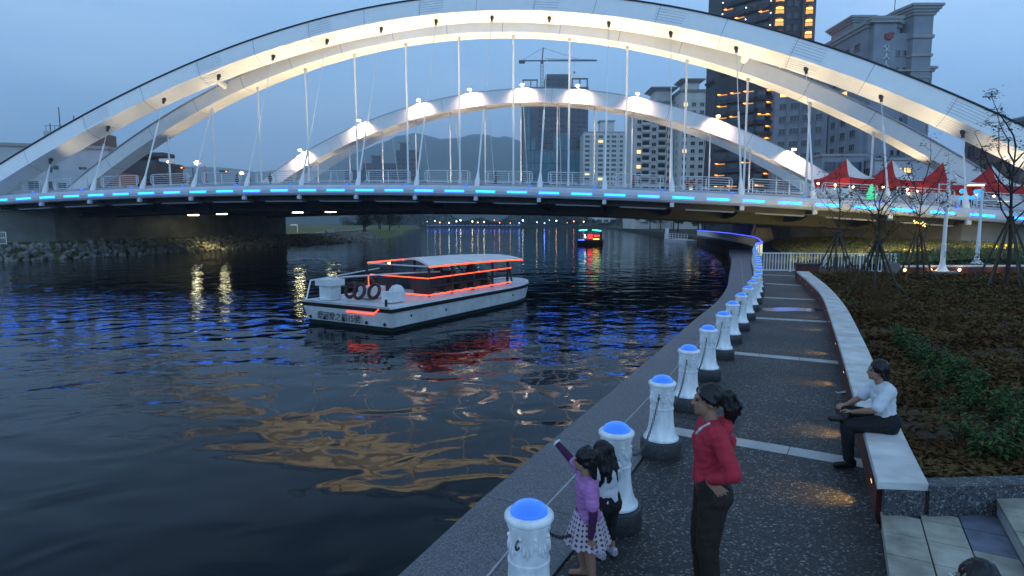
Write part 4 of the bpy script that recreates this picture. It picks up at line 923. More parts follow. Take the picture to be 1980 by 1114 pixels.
# ------------------------------------------------------------------ passenger boat
bt = thing('passenger_boat', 'white flat roofed passenger boat trimmed with orange light strips, nearest on the river', 'boat', (-6.25, 23.1, WZ), R(59.5))
def section(t_):                                                     # half beam along the hull
    return 2.3 if t_ < 8.0 else 2.3 * max(0, 1 - ((t_ - 8.0) / 4.6) ** 2.6) ** .62
xs_ = [0, 1, 2.5, 4, 5.5, 7.0, 8.0, 9.0, 10.0, 10.9, 11.6, 12.1, 12.4, 12.55, 12.59]
def hull_rows(levels):
    out = []
    for z, inset in levels:
        rake = -.35 * (1 - z) * 0
        rowR = [(x + (.25 * z if x == 0 else 0) * -1 + (z - .9) * .35 * (x / 12.6) ** 4, -(section(x) - inset), z) for x in xs_]
        rowL = [(p[0], -p[1], p[2]) for p in rowR[::-1]]
        out.append(rowR + rowL)
    return out
def hull_mesh(levels, name, m_, cap=False):
    rows = hull_rows(levels); mb = MB(); n = len(rows[0])
    for a, b in zip(rows, rows[1:]): mb.strip(a + [a[0]], b + [b[0]])
    if cap: mb.add(rows[-1], [tuple(range(n))])
    return mb.build(name, m_, bt, smooth=True, ang=45)
hull_mesh([(-.5, .25), (.17, .10)], 'keel', M['hullgreen']); hull_mesh([(.17, .10), (.72, .02)], 'hull', M['hull'])
hull_mesh([(.72, .02), (.73, -.03), (.86, -.05), (.87, 0)], 'rubbing_strake', M['black']); hull_mesh([(.87, 0), (.95, .03), (.95, .30), (.90, .32)], 'gunwale', M['hull'], True)
led = glow('orange_led_strip', (1, .085, .02), 2.6); dk_ = MB()
for (x0, x1, y0, y1) in ((2.9, 9.4, -1.62, 1.62),): MB().box(((x0 + x1) / 2, 0, .96), (x1 - x0, y1 - y0, .12)).build('cabin_sole', M['hull'], bt)
rf = MB(); nx = 9; ny = 8; top = []; bot = []
def roofpt(i, j, z): y = -1.95 + 3.9 * j / ny; x0 = 2.5 + 3.0 * (j / ny); x1 = 10.5 - .5 * ((2 * j / ny - 1) ** 2); x = x0 + (x1 - x0) * i / nx; return (x, y, z + .16 * (1 - (2 * j / ny - 1) ** 2) - .10 * (i / nx) ** 3)
for z, flip in ((2.28, 0), (2.20, 1)):
    vs = [roofpt(i, j, z) for i in range(nx + 1) for j in range(ny + 1)]
    rf.add(vs, [((i * (ny + 1) + j), ((i + 1) * (ny + 1) + j), ((i + 1) * (ny + 1) + j + 1), (i * (ny + 1) + j + 1))[::(-1 if flip else 1)] for i in range(nx) for j in range(ny)])
ed = [[roofpt(i, 0, z) for i in range(nx + 1)] + [roofpt(nx, j, z) for j in range(1, ny + 1)] + [roofpt(i, ny, z) for i in range(nx - 1, -1, -1)] + [roofpt(0, j, z) for j in range(ny - 1, -1, -1)] for z in (2.20, 2.28)]
rf.strip(ed[0], ed[1]); roof = rf.build('roof', mat('roof_panel', (.66, .63, .60), .4, .12, 1), bt, smooth=True)
MB().tube([roofpt(i, 0, 2.22) for i in range(nx + 1)] + [(10.45, -1.5, 2.13)], .032, 6).build('light_strip', led, bt)
MB().tube([(3.2, 2.0, 2.22), (5.6, 2.0, 2.24)], .05, 6).build('light_strip', led, bt); MB().tube([(2.5, -1.95, 2.24), (3.2, 2.0, 2.2)], .03, 6).tube([(5.5, 2.0, 2.24), (3.2, 2.0, 2.17)], .05, 6).build('roof_frame', M['rail'], bt)
MB().ball((4.6, 2.02, 2.12), .07, 8, 6).build('side_lamp', glow('orange_lamp', (1, .5, .12), 14), bt)
def ledline(pts): MB().tube(pts, .024, 6).build('light_strip', led, bt)
ledline([(2.7, 1.4, 1.78), (2.7, -1.72, 1.74), (9.3, -1.72, 1.76)]); ledline([(2.75, 1.4, 1.06), (2.75, -1.76, 1.05)])
ledline([(2.75, -1.76, 1.05)] + [(2.75 + 6.5 * k / 24, -1.76, 1.05 + (.03 if k % 2 else 0)) for k in range(1, 25)])
ledline([(-.20, -.1, .64), (-.20, -1.45, .64), (-.2, -1.75, .86)]); ledline([(1.9, .75, 1.15), (1.9, .75, 1.78)])
for x in (2.8, 4.4, 6.0, 7.6, 9.0):
    for y in (-1.7, 1.7): MB().box((x, y, 1.6), (.09, .07, 1.25)).build('post', M['steel'], bt)
MB().bar((9.0, -1.7, 2.15), (10.0, -1.35, 1.02), .07).bar((9.0, 1.7, 2.15), (10.0, 1.35, 1.02), .07).bar((9.55, -1.5, 1.55), (9.55, 1.5, 1.55), .05).build('windscreen_frame', M['steel'], bt)
for k, x in enumerate((3.4, 4.5, 5.6, 6.7, 7.8)):
    for y in (-.95, .95): MB().box((x, y, 1.22), (.5, 1.0, .1)).box((x - .24, y, 1.44), (.06, 1.0, .38)).box((x, y, 1.08), (.4, .8, .2)).build('bench', M['steel'], bt)
MB().box((6.1, -1.72, 1.40), (6.4, .04, .06)).box((6.1, 1.72, 1.4), (6.4, .04, .06)).build('side_rail', M['steel'], bt)
MB().box((.55, 1.55, 1.22), (.55, .62, .6)).box((.55, 1.55, 1.62), (.72, .9, .26)).build('engine_pedestal', M['hull'], bt, smooth=True, ang=30)
MB().lathe([(.0, 0), (.30, .02), (.33, .2), (.30, .45), (.18, .6), (.02, .64)], 16, (1.35, -1.25, .95)).box((1.0, -1.25, 1.15), (.5, .5, .4)).build('motor_cover', M['hull'], bt, smooth=True)
MB().prism([(1.2, .1), (2.2, .1), (2.2, .9), (1.45, .9)], .95, 1.4).build('locker', M['hull'], bt)
lr = mat('dark_red_ring', (.06, .010, .010), .5, .2, 5)
for x, y in ((.9, .75), (.75, .15), (1.1, -.3), (2.4, 1.2)):
    c_ = [(x + .10 * math.sin(a), y + .27 * math.cos(a), 1.30 + .27 * math.sin(a)) for a in [2 * math.pi * k / 16 for k in range(16)]]
    MB().tube(c_, .07, 7, closed=True).build('life_ring', lr, bt, smooth=True)
MB().tube([(.2, 2.25, 1.68), (1.6, 1.6, 1.75), (2.9, .0, 1.86), (4.2, -1.2, 1.9)], .035, 6).tube([(.2, 2.25, 1.68), (3.8, 1.9, 1.95)], .03, 6).tube([(-.1, 2.2, .95), (.2, 2.25, 1.7)], .03, 6).build('boat_hook', M['rail'], bt)
MB().tube([(-.1, -2.0, .95), (-.1, -2.0, 1.2)], .05, 8).tube([(10.6, -.7, .95), (10.6, -.7, 1.15)], .05, 8).tube([(10.9, .5, .95), (10.9, .5, 1.15)], .05, 8).build('cleat', M['black'], bt)
for x, z in ((1.0, .5), (3.2, .45), (8.6, .5)): MB().ball((x, -2.24, z), (.06, .03, .06), 8, 5).build('outlet', M['black'], bt)
for y in (-1.9, -1.0, .2, 1.2, 2.0): MB().ball((-.10, y, .28), (.04, .07, .07), 8, 5).build('outlet', M['black'], bt)
nm = link('name_lettering', text_mesh('愛河愛之船15號', .33, .006, M['black']), bt, (-.215, .35, .28)); nm.rotation_euler = (R(87), 0, R(-90))
nm2 = link('bow_lettering', text_mesh('愛之船', .30, .006, M['black']), bt, (9.55, -2.05, .33)); nm2.rotation_euler = (R(88), 0, R(13))
# second boat far off, all lit
b2 = thing('night_tour_boat', 'small distant boat with green, red and blue lights', 'boat', (14.2, 110, WZ), R(80))
MB().prism([(-5, -2.1), (4, -2.1), (6, 0), (4, 2.1), (-5, 2.1)], -.3, .85).build('hull', M['black'], b2); MB().box((0, 0, 2.55), (8, 3.9, .14)).build('roof', M['steel'], b2)
for x in (-3.8, 0, 3.8):
    for y in (-1.8, 1.8): MB().bar((x, y, .85), (x, y, 2.5), .1).build('post', M['steel'], b2)
for nm_, c_, p0, p1 in (('cyan', (.05, .8, 1), (-4.06, 1.9, 2.6), (-4.06, .5, 2.7)), ('green', (.03, 1, .3), (-4.06, -.4, 2.7), (-4.06, -1.9, 2.55)), ('white', (1, .9, .8), (-4.0, .9, 1.9), (-4.0, .75, 1.3)), ('blue', (.05, .1, 1), (-5.06, 1.9, 1.0), (-5.06, .9, 1.0)), ('yellow', (1, .6, .02), (-5.06, -.6, 1.15), (-5.06, -1.6, 1.15))):
    MB().bar(p0, p1, .16).build('light_strip', glow(nm_ + '_strip', c_, 5), b2)
MB().box((-4.0, -.05, 1.55), (.1, .8, .7)).box((-4.0, -1.2, 1.7), (.1, .9, .2)).build('light_panel', glow('red_panel', (1, .02, .02), 4), b2)

# ------------------------------------------------------------------ market tents and goods on the deck
def deck(s, o, dz=0):                                                # world point on the bridge deck
    a = .17023; return (s * math.cos(a) + o * math.sin(a), 57.68 - s * math.sin(a) + o * math.cos(a), zl(s) + DK + dz)
def tent_base(w):
    tn = thing('market_tent', 'x', 'tent'); h_ = 2.15; pk = (0, 0, 3.85); n = 8; side = []
    for i, mname in ((0, 'red'), (1, 'canvas'), (2, 'red'), (3, 'canvas')):
        a = math.pi / 2 * i - math.pi / 2; rot = Matrix.Rotation(a, 4, 'Z'); rows = []
        for r in range(6):
            f = r / 5; z = 3.85 - (3.85 - h_) * (1 - (1 - f) ** 2.0) if r else 3.85
            rows.append([rot @ Vector(((-w / 2 + w * k / n) * f, w / 2 * f, z - .10 * math.sin(math.pi * k / n) * f)) for k in range(n + 1)])
        m_ = MB()
        for a_, b_ in zip(rows, rows[1:]): m_.strip(a_, b_)
        m_.build('roof_panel', M[mname], tn, smooth=True)
        e = rows[-1]; m_ = MB(); m_.strip(e, [p + Vector((0, 0, -.55 - .10 * math.sin(k / n * math.pi * 4) ** 2)) + (rot @ Vector((0, .04, 0))) for k, p in enumerate(e)]); m_.build('valance', M['red'], tn)
    for x in (-1, 1):
        for y in (-1, 1): MB().tube([(x * w * .48, y * w * .48, 0), (x * w * .48, y * w * .48, h_)], .035, 6).build('leg', M['rail'], tn)
    return tn
tn0 = tent_base(4.1)
for i, (s, o, lab) in enumerate(((31.0, 6.3, 'red and white market tent on the bridge, leftmost of the row'), (34.7, 5.6, 'red and white market tent on the bridge, second from the left'), (38.7, 5.0, 'red and white market tent on the bridge, third from the left beside the lamp post'), (42.4, 4.6, 'red and white market tent on the bridge, rightmost under the arch foot'))):
    c = tn0 if i == 0 else copy_tree(tn0); c.location = deck(s, o); c.rotation_euler = (0, 0, -.17 + R(34)); c.scale = (.96, .96, 1.13); tag(c, lab, 'tent', 'market tents on the bridge')
for s, o, c_, nm_, lab in ((32.2, 3.2, (.02, .55, .22), 'green_lantern_figure', 'small glowing green figure on a stall at the bridge railing'), (39.5, 1.9, (.03, .35, 1), 'blue_balloon_cluster', 'cluster of glowing blue balloons at a stall on the bridge')):
    x, y, z = deck(s, o); g_ = MB()
    if 'green' in nm_: g_.lathe([(.5, 0), (.3, .5), (.42, .55), (.2, 1.0), (.3, 1.05), (.03, 1.5)], 10)
    else:
        for k in range(11): g_.ball((random.uniform(-.8, .8), random.uniform(-.2, .2), .9 + random.uniform(-.3, .4)), .2, 8, 6)
        for k in range(4): g_.tube([(-.6 + .4 * k, 0, 0), (-.6 + .4 * k, 0, .9)], .02, 4)
    tag(g_.build(nm_, glow(nm_, c_, 1.2), smooth=True, loc=(x, y, z + .35)), lab, 'lantern')
bulb = glow('stall_bulb', (1, .72, .4), 14)
for k, s in enumerate((27.5, 29.2, 31.0, 32.9, 35.2, 36.4, 38.2, 40.8, 42.6)):
    x, y, z = deck(s, 2.6 + (k % 3) * .8); bb = MB().tube([(0, 0, 0), (0, 0, 1.5)], .02, 5).ball((0, 0, 1.58), .11, 8, 6)
    sl = thing('stall_lamp', 'small bare bulb on a stick at the stalls, %s counted from the left' % ordinal(k).replace('nearest', 'first'), 'lamp', (x, y, z), 0, 'stall lamps on the bridge')
    MB().tube([(0, 0, 0), (0, 0, 1.5)], .02, 5).build('stick', M['rail'], sl); MB().ball((0, 0, 1.56), .10, 8, 6).build('bulb', bulb, sl)
    if k in (1, 4, 6): point((x, y, z + 1.3), 60, (1, .7, .4), .12)

# ------------------------------------------------------------------ left bank
fl = thing('bank_railing', 'pale metal railing on the far left bank by the water', 'railing', (-58, 63.6, .42))
for z in (.1, .7, 1.3): MB().bar((0, 0, z), (4.6, 1.0, z), .06).build('rail', M['rail'], fl)
for k in range(6): MB().bar((4.6 * k / 5, k / 5, 0), (4.6 * k / 5, k / 5, 1.3), .07).build('post', M['rail'], fl)
for k in range(24): MB().bar((4.6 * k / 23, k / 23, .1), (4.6 * k / 23, k / 23, 1.3), .025).build('bar', M['rail'], fl)
ab = thing('left_abutment', 'dark concrete abutment wall under the left end of the bridge', 'abutment', (-60, 80, 0))
MB().prism([(1.0, -12), (6, -7.5), (13, 17), (16.5, 38), (-30, 45), (-40, 0)], .2, 4.75).build('wall', M['conc'], ab)
ar = thing('right_abutment', 'dark concrete abutment wall under the right end of the bridge', 'abutment', (45, 65, 0))
MB().prism([(-6.5, -12.5), (-11, 10), (-8, 38), (45, 30), (45, -22), (8, -16)], -.1, 3.1).build('wall', M['conc'], ar)
rb_ = MB(); rnd = random.Random(5)
pl = resample(LE[3:9], .62)
ico = bmesh.new(); bmesh.ops.create_icosphere(ico, subdivisions=1, radius=1); iv = [v.co.copy() for v in ico.verts]; ifc = [tuple(v.index for v in f.verts) for f in ico.faces]; ico.free()
for p in pl:
    n_ = Vector((-1, .15)).normalized()
    for k in range(7):
        f = (k + rnd.random()) / 7; q = p + n_ * 4.7 * f + Vector((rnd.gauss(0, .2), rnd.gauss(0, .2))); r0 = rnd.uniform(.22, .5)
        Mx = Matrix.Translation((q.x, q.y, WZ - .1 + 1.75 * f + rnd.uniform(-.1, .12))) @ Euler((rnd.random() * 6, rnd.random() * 6, rnd.random() * 6)).to_matrix().to_4x4() @ Matrix.Diagonal((r0, r0 * rnd.uniform(.6, 1), r0 * rnd.uniform(.5, .9), 1))
        rb_.add([v * rnd.uniform(.85, 1.15) for v in iv], ifc, Mx)
tag(rb_.build('riprap', M['rock']), 'grey boulders of the riprap along the left water edge', kind='stuff')
tv = MB(); rnd = random.Random(9)
for k in range(9000):
    p = pl[rnd.randrange(len(pl))]; q = p + Vector((-1, .15)).normalized() * rnd.uniform(4.4, 7.2)
    leaf(tv, Vector((q.x, q.y, .40)), rnd.random() * 6.3, rnd.uniform(.7, 1.5), rnd.uniform(.12, .3), .05, .2)
tag(tv.build('bank_grass', M['grassy']), 'rough grass on top of the left bank under the bridge', kind='stuff')
def crown_tree(name, x, y, z, h, r0, seed, label, group, n=1500, leafs=.35, m_='dleaf'):
    rnd = random.Random(seed); tr = thing(name, label, 'tree', (x, y, z), 0, group)
    MB().tube([(0, 0, 0), (.1, 0, h * .3), (0, .1, h * .62)], [.22, .17, .09], 8).tube([(.05, 0, h * .35), (r0 * .5, r0 * .2, h * .62)], [.1, .04], 6).tube([(.05, 0, h * .38), (-r0 * .5, -r0 * .1, h * .66)], [.1, .04], 6).build('trunk', M['bark'], tr, smooth=True)
    cl = [(rnd.gauss(0, r0 * .42), rnd.gauss(0, r0 * .42), h * rnd.uniform(.42, .88), r0 * rnd.uniform(.25, .48)) for _ in range(11)]; lv = MB()
    for k in range(n):
        c = cl[k % 11]; d = Vector((rnd.gauss(0, 1), rnd.gauss(0, 1), rnd.gauss(0, 1))).normalized() * c[3] * rnd.uniform(.55, 1.05)
        leaf(lv, Vector((c[0], c[1], c[2])) + d, rnd.random() * 6.3, rnd.uniform(-.7, .7), leafs * rnd.uniform(.7, 1.3), leafs * .3, .15)
    lv.build('crown', M[m_], tr); return tr
base_tr = None
spots_ = [(-36, 150, 5.0), (-40, 165, 6.5), (-36, 180, 5), (-43, 200, 7), (-50, 230, 7), (-48, 260, 6), (-58, 290, 8)]
for i, (x, y, h) in enumerate(spots_): crown_tree('riverside_tree', x, y, .4, h, h * .42, 20 + i, 'dark leafy riverside tree beyond the bridge on the left bank, %s from the bridge' % ordinal(i), 'trees on the left bank', 1100, .5)
spots_ = [(44, 140, 6), (47, 155, 7), (46, 170, 6.5), (50, 190, 7.5), (52, 215, 7), (54, 240, 8), (57, 275, 8), (60, 320, 8)]
for i, (x, y, h) in enumerate(spots_): crown_tree('waterfront_tree', x, y, 0, h, h * .42, 40 + i, 'dark leafy tree on the right bank beyond the bridge, %s from the bridge' % ordinal(i), 'trees on the right bank', 1100, .5)
rnd = random.Random(31); tl = MB()
for k in range(16000):
    x = rnd.uniform(-130, 95); hh = 7 + 3 * math.sin(x * .07) + 2 * math.sin(x * .23 + 1); y = 462 + rnd.uniform(0, 14)
    leaf(tl, Vector((x, y, .2 + hh * rnd.random() ** .8)), rnd.random() * 6.3, rnd.uniform(-.8, .8), rnd.uniform(.8, 1.6), .45, .1)
tag(tl.build('treeline', M['dleaf']), 'dark tree line along the far end of the river', kind='stuff')
rnd = random.Random(4)
for i in range(21):
    x = -62 + 116 * (i / 20) ** 1.1 + rnd.uniform(-2.3, 2.3); c_ = rnd.choice([(1, .75, .4), (1, .5, .15), (.8, .9, 1), (1, .85, .5), (.15, .25, 1), (1, .2, .08)])
    lp = thing('shore_lamp', 'tiny lamp on the far shore under the bridge, %s counted from the left' % ordinal(i).replace('nearest', 'first'), 'lamp', (x, 455 + rnd.uniform(0, 3), .2), 0, 'lamps along the far shore'); hz = rnd.uniform(1.8, 4.2)
    MB().tube([(0, 0, 0), (0, 0, hz)], .06, 5).build('pole', M['steel'], lp); MB().ball((0, -.1, hz), rnd.uniform(.28, .5), 8, 6).build('lamp_head', glow('shore_lamp_glow', c_, rnd.uniform(3, 16)), lp)
bs = thing('blue_edge_lights', 'row of blue lights along the far embankment', 'light', (0, 452, .3))
for i in range(24): MB().box((-62 + 2.9 * i, 0, .2), (1.7, .2, .35)).build('light_bar', mk, bs)
# path and riprap on the far left bank
pt_ = MB().strip([(-39.0, 128, .43), (-41.5, 142, .60), (-38.5, 158, .9), (-39, 175, 1.2)], [(-42, 127, .43), (-44.5, 142, .60), (-42.5, 160, .9), (-43, 176, 1.2)]).build('riverside_path', M['conc']); tag(pt_, kind='structure')
pr_ = thing('path_parapet', 'pale parapet beside the path on the left bank beyond the bridge', 'parapet', (-38.9, 128, .42)); MB().prism([(0, 0), (-2.4, 14), (-2.1, 14), (.3, 0)], 0, .8).build('wall', M['slab'], pr_)
ps = thing('white_signpost', 'white post standing on the grass left of the path', 'post', (-49, 140, .42)); MB().tube([(0, 0, 0), (0, 0, 1.9)], .12, 8).build('pole', M['white'], ps); MB().box((-.9, 0, 1.75), (1.4, .12, .3)).build('board', M['white'], ps)
# palms, street lamps and signals on the left approach
for i, (x, y, h) in enumerate(((-73, 124, 10.2), (-69.5, 124, 11.2), (-66.8, 125, 10.0))):
    pt2 = thing('palm_tree', ['left palm of the three dark palms behind the railing', 'tallest dark palm in the middle of the three behind the railing', 'right palm of the three dark palms behind the railing'][i], 'tree', (x, y, .4), 0, 'palms on the left approach'); MB().tube([(0, 0, 0), (0, 0, h)], [.25, .16], 8).build('trunk', M['bark'], pt2); fr_ = MB()
    for k in range(18):
        yaw = k * 2.399; el = .9 - 1.2 * (k % 6) / 6; p = Vector((0, 0, h)); d = Vector((math.cos(yaw) * math.cos(el), math.sin(yaw) * math.cos(el), math.sin(el))); q = [p.copy()]
        for j in range(7): p = p + d * .42; d = (d + Vector((0, 0, -.14))).normalized(); q.append(p.copy())
        fr_.tube(q, .02, 4)
        for j in range(1, 8):
            for sg_ in (-1, 1):
                for e in (0, .5):
                    b_ = q[j - 1].lerp(q[j], e); leaf(fr_, b_, yaw + sg_ * 1.0, -.2, .75 * (1 - abs(j - 4) / 9), .05, .4)
    fr_.build('crown', M['dleaf'], pt2)
for i, (x, y, h, sz, lab) in enumerate(((-71, 128, 15.2, .30, 'street lamp with a small head, left of the brightest one'), (-65, 128, 15.0, .55, 'brightest orange street lamp at the left behind the bridge railing'), (-56.4, 129, 13.0, .42, 'low orange street lamp by the dark signal right of the palms'), (-50, 130, 12.9, .30, 'small warm street lamp just left of the far arch foot'))):
    s_ = thing('street_lamp', lab, 'street lamp', (x, y, .4), 0, 'street lamps on the left approach'); MB().tube([(1.8, 0, 0), (1.8, 0, h - 1.6), (1.3, 0, h - .6), (.3, 0, h - .4)], .09, 6).build('pole', M['steel'], s_); MB().ball((0, 0, h - .45), (sz, sz, sz * .75), 10, 7).build('lamp_head', glow('sodium_head', (1, .45, .12), 22 if i in (1, 2) else 6), s_)
    point((x, y - .8, h - .2), 900, (1, .5, .2), .3)
for i, (x, z, lab) in enumerate(((-66.5, 13.2, 'dark traffic signal head below the brightest street lamp'), (-57.6, 12.4, 'dark traffic signal head beside the low orange lamp'))):
    s_ = thing('traffic_signal', lab, 'signal', (x, 124, .4)); MB().tube([(2.6, 0, 0), (2.6, 0, z), (0, 0, z)], .09, 6).build('pole', M['steel'], s_); MB().box((0, 0, z), (1.9, .5, .55)).build('housing', M['black'], s_); MB().ball((.5, -.26, z), .14, 8, 6).build('lens', glow('amber_lens', (1, .25, .03), 6), s_)
# right bank under the bridge: walkway rail with blue light, lit grass, stairs, pontoon
gs = MB(); rows = []
for (xa, ya, xb, yb) in ((15.6, 35.2, 36, 33.5), (19.0, 42, 38, 42), (22.6, 50, 38, 50), (26, 60, 35.5, 60), (32, 77, 36, 77), (38, 95, 42, 95)):
    rows.append([(xa + (xb - xa) * k / 8, ya + (yb - ya) * k / 8, .02 + 1.15 * (k / 8) ** .8) for k in range(9)])
for a, b in zip(rows, rows[1:]): gs.strip(a, b)
gs = gs.build('grass_slope', M['grassy'], smooth=True); tag(gs, kind='structure')
gb = MB(); rnd = random.Random(17)
for k in range(9000):
    f = rnd.random(); r0 = rnd.random() * 4; i = int(r0); e = r0 - i; j = rnd.randrange(8); a = Vector(rows[i][j]).lerp(Vector(rows[i][j + 1]), f); b_ = Vector(rows[i + 1][j]).lerp(Vector(rows[i + 1][j + 1]), f); leaf(gb, a.lerp(b_, e), rnd.random() * 6.3, rnd.uniform(.6, 1.4), rnd.uniform(.12, .32), .045, .25)
tag(gb.build('slope_grass', M['grassy']), 'yellow lit grass on the slope behind the white fence', kind='stuff')
for x, y in ((19.5, 39.5), (24, 41), (29, 42.5), (34, 41)):
    gl_ = thing('ground_light', 'small ground floodlight on the lit grass slope, %s from the left' % ordinal(round((x - 19.5) / 4.8)).replace('nearest', 'first'), 'light', (x, y, .5), 0, 'ground lights under the bridge'); MB().box((0, 0, .16), (.24, .2, .2)).tube([(0, 0, -.3), (0, 0, .1)], .03, 5).build('housing', M['steel'], gl_); MB().box((0, .12, .17), (.18, .02, .13)).build('lens', glow('yellow_lens', (1, .8, .3), 5), gl_); spot((x, y + .2, 2.0), (x + .5, y + 5.5, .4), 1900, (1, .76, .18), 92, .9, .12)
wr_ = thing('walkway_railing', 'white railing with a blue light line curving along the quay under the bridge', 'railing', (18.7, 46.9, 0)); o_ = Vector((18.7, 46.9)); W_ = [Vector(p) for p in BL[28:]]; W_ = [Vector(p) for p in smooth_line([tuple(p) for p in W_], 10)]; W_ = [p for p in W_ if p.y < 135]
MB().tube([(*(p - o_), 1.0) for p in W_], .06, 6).build('top_rail', M['rail'], wr_); MB().tube([(*(p - o_), 1.09) for p in W_], .05, 5).build('light_line', glow('blue_line', (.05, .08, 1), 3.0), wr_); MB().tube([(*(p - o_), .12) for p in W_], .04, 5).build('bottom_rail', M['rail'], wr_)
bz = MB()
for p in resample([tuple(p) for p in W_], .55): bz.bar((*(p - o_), 0), (*(p - o_), 1.0), .07)
tag(bz.build('baluster', M['white'], wr_), kind='stuff')
st2 = thing('white_stairway', 'pale concrete stairway with a white railing beyond the bridge', 'stairs', (31.2, 80, 0))
for k in range(12): MB().box((1.9 + .14 * k, 1 + .2 * k, .09 + .17 * k), (3.4, 1.6, .18)).build('step', M['slab'], st2)
for x0 in (.1, 4.2): MB().add([(x0, .2, 0), (x0, .2, .9), (x0 + 1.7, 3.4, 2.9), (x0 + 1.7, 3.4, 1.9), (x0 + .14, .2, 0), (x0 + .14, .2, .9), (x0 + 1.84, 3.4, 2.9), (x0 + 1.84, 3.4, 1.9)], [(0, 1, 2, 3), (7, 6, 5, 4), (0, 4, 5, 1), (1, 5, 6, 2), (2, 6, 7, 3), (3, 7, 4, 0)]).build('side_wall', M['white'], st2)
MB().box((4.3, .1, 1.25), (.3, .3, 2.5)).build('post', M['white'], st2)
rp = thing('ramp_railing', 'white ramp railing rising to the right of the far stairway', 'railing', (35.6, 79, .2))
for z in (.5, 1.05): MB().bar((0, 0, z), (9.5, 0, z + 1.3), .1).build('rail', M['white'], rp)
for k in range(11): MB().bar((.95 * k, 0, .1 + .13 * k), (.95 * k, 0, 1.1 + .13 * k), .12).build('post', M['white'], rp)
MB().add([(0, -.1, -.4), (9.5, -.1, -.4), (9.5, -.1, 1.5), (0, -.1, .25), (0, .1, -.4), (9.5, .1, -.4), (9.5, .1, 1.5), (0, .1, .25)], [(0, 1, 2, 3), (7, 6, 5, 4), (0, 4, 5, 1), (1, 5, 6, 2), (2, 6, 7, 3), (3, 7, 4, 0)]).build('ramp_wall', M['conc'], rp)
dkk = thing('floating_dock', 'pale floating dock with a white railing at the right bank beyond the bridge', 'dock', (33.5, 120, WZ), R(96))
MB().box((0, 0, .3), (12, 3.2, .7)).build('pontoon', M['fascia'], dkk)
for z in (.95, 1.35, 1.75): MB().bar((-6, 1.5, z), (6, 1.5, z), .09).build('rail', M['white'], dkk)
for k in range(9): MB().bar((-6 + 1.5 * k, 1.5, .6), (-6 + 1.5 * k, 1.5, 1.75), .1).build('post', M['white'], dkk)
MB().box((5.6, 1.2, 1.7), (.7, .5, 2.2)).build('cabinet', M['white'], dkk)
hg = MB(); rnd = random.Random(77)
for k in range(3800): 
    x = rnd.uniform(18.5, 30); leaf(hg, Vector((x, 29.6 + (x - 18) * .046 + rnd.uniform(0, 1.2), LZ + .9 * rnd.random())), rnd.random() * 6.3, rnd.uniform(-.4, 1), rnd.uniform(.10, .2), .035, .2)
tag(hg.build('hedge_foliage', M['leaf']), 'leafy low planting behind the lit brick wall', kind='stuff')
# a scrap of paper and litter on the ground
for x, y, z, lab in ((5.35, 9.65, .004, 'small white scrap of paper lying on the dark pavement'), (1.98, 4.33, .004, 'pale scrap of litter on the pavement beside the steps')):
    n_ = MB().add([(-.11, -.05, 0), (.02, -.07, .02), (.12, -.02, .005), (.09, .06, .02), (-.03, .04, .0), (-.10, .05, .015)], [(0, 1, 4, 5), (1, 2, 3, 4)]).build('paper_scrap', M['slab'], loc=(x, y, z + .002)); tag(n_, lab, 'litter')

# ------------------------------------------------------------------ people
def capsule(mb, p, q, r0, r1, n=10):
    p = Vector(p); q = Vector(q)
    mb.tube([p, q], [r0, r1], n); mb.ball(tuple(p), r0, n, 7); mb.ball(tuple(q), r1, n, 7)
from mathutils import noise as NZ
def blob(name, mb, voxel, m_, parent, it=4, fac=.5):
    me = mb.mesh(name, m_); o = bpy.data.objects.new(name, me); COL.objects.link(o)
    r = o.modifiers.new('r', 'REMESH'); r.mode = 'VOXEL'; r.voxel_size = voxel; r.use_smooth_shade = True
    s = o.modifiers.new('s', 'SMOOTH'); s.iterations = it; s.factor = fac
    dg = bpy.context.evaluated_depsgraph_get(); dg.update(); m2 = bpy.data.meshes.new_from_object(o.evaluated_get(dg)); o.modifiers.clear(); o.data = m2; m2.name = name
    if voxel < .015 and name in ('shirt', 'trousers', 'sleeve', 'hood'):      # folds in the cloth
        A_ = .0085 if name == 'shirt' else .006 if name == 'trousers' else .003; off = Vector((len(m2.vertices) % 97, 3, 7)); ns = [v.normal.copy() for v in m2.vertices]
        for v, n_ in zip(m2.vertices, ns):
            q = v.co; f = NZ.noise(Vector((q.x * 9 + q.z * 7, q.y * 9 - q.z * 6, q.z * 13)) + off) ; g_ = NZ.noise(Vector((q.x * 24 + q.z * 18, q.y * 24, q.z * 30)) + off)
            v.co += n_ * (A_ * (1 - 2 * abs(f)) * .8 + A_ * .35 * g_ - A_ * .2)
    if name == 'hair' and voxel < .015:
        ns = [v.normal.copy() for v in m2.vertices]
        for v, n_ in zip(m2.vertices, ns): q = v.co; v.co += n_ * (.006 * NZ.noise(Vector((q.x * 45, q.y * 60, q.z * 14))) + .004 * NZ.noise(Vector((q.x * 110, q.y * 110, q.z * 30))))
    m2.materials.clear(); m2.materials.append(m_); o.parent = parent; return o
V = Vector
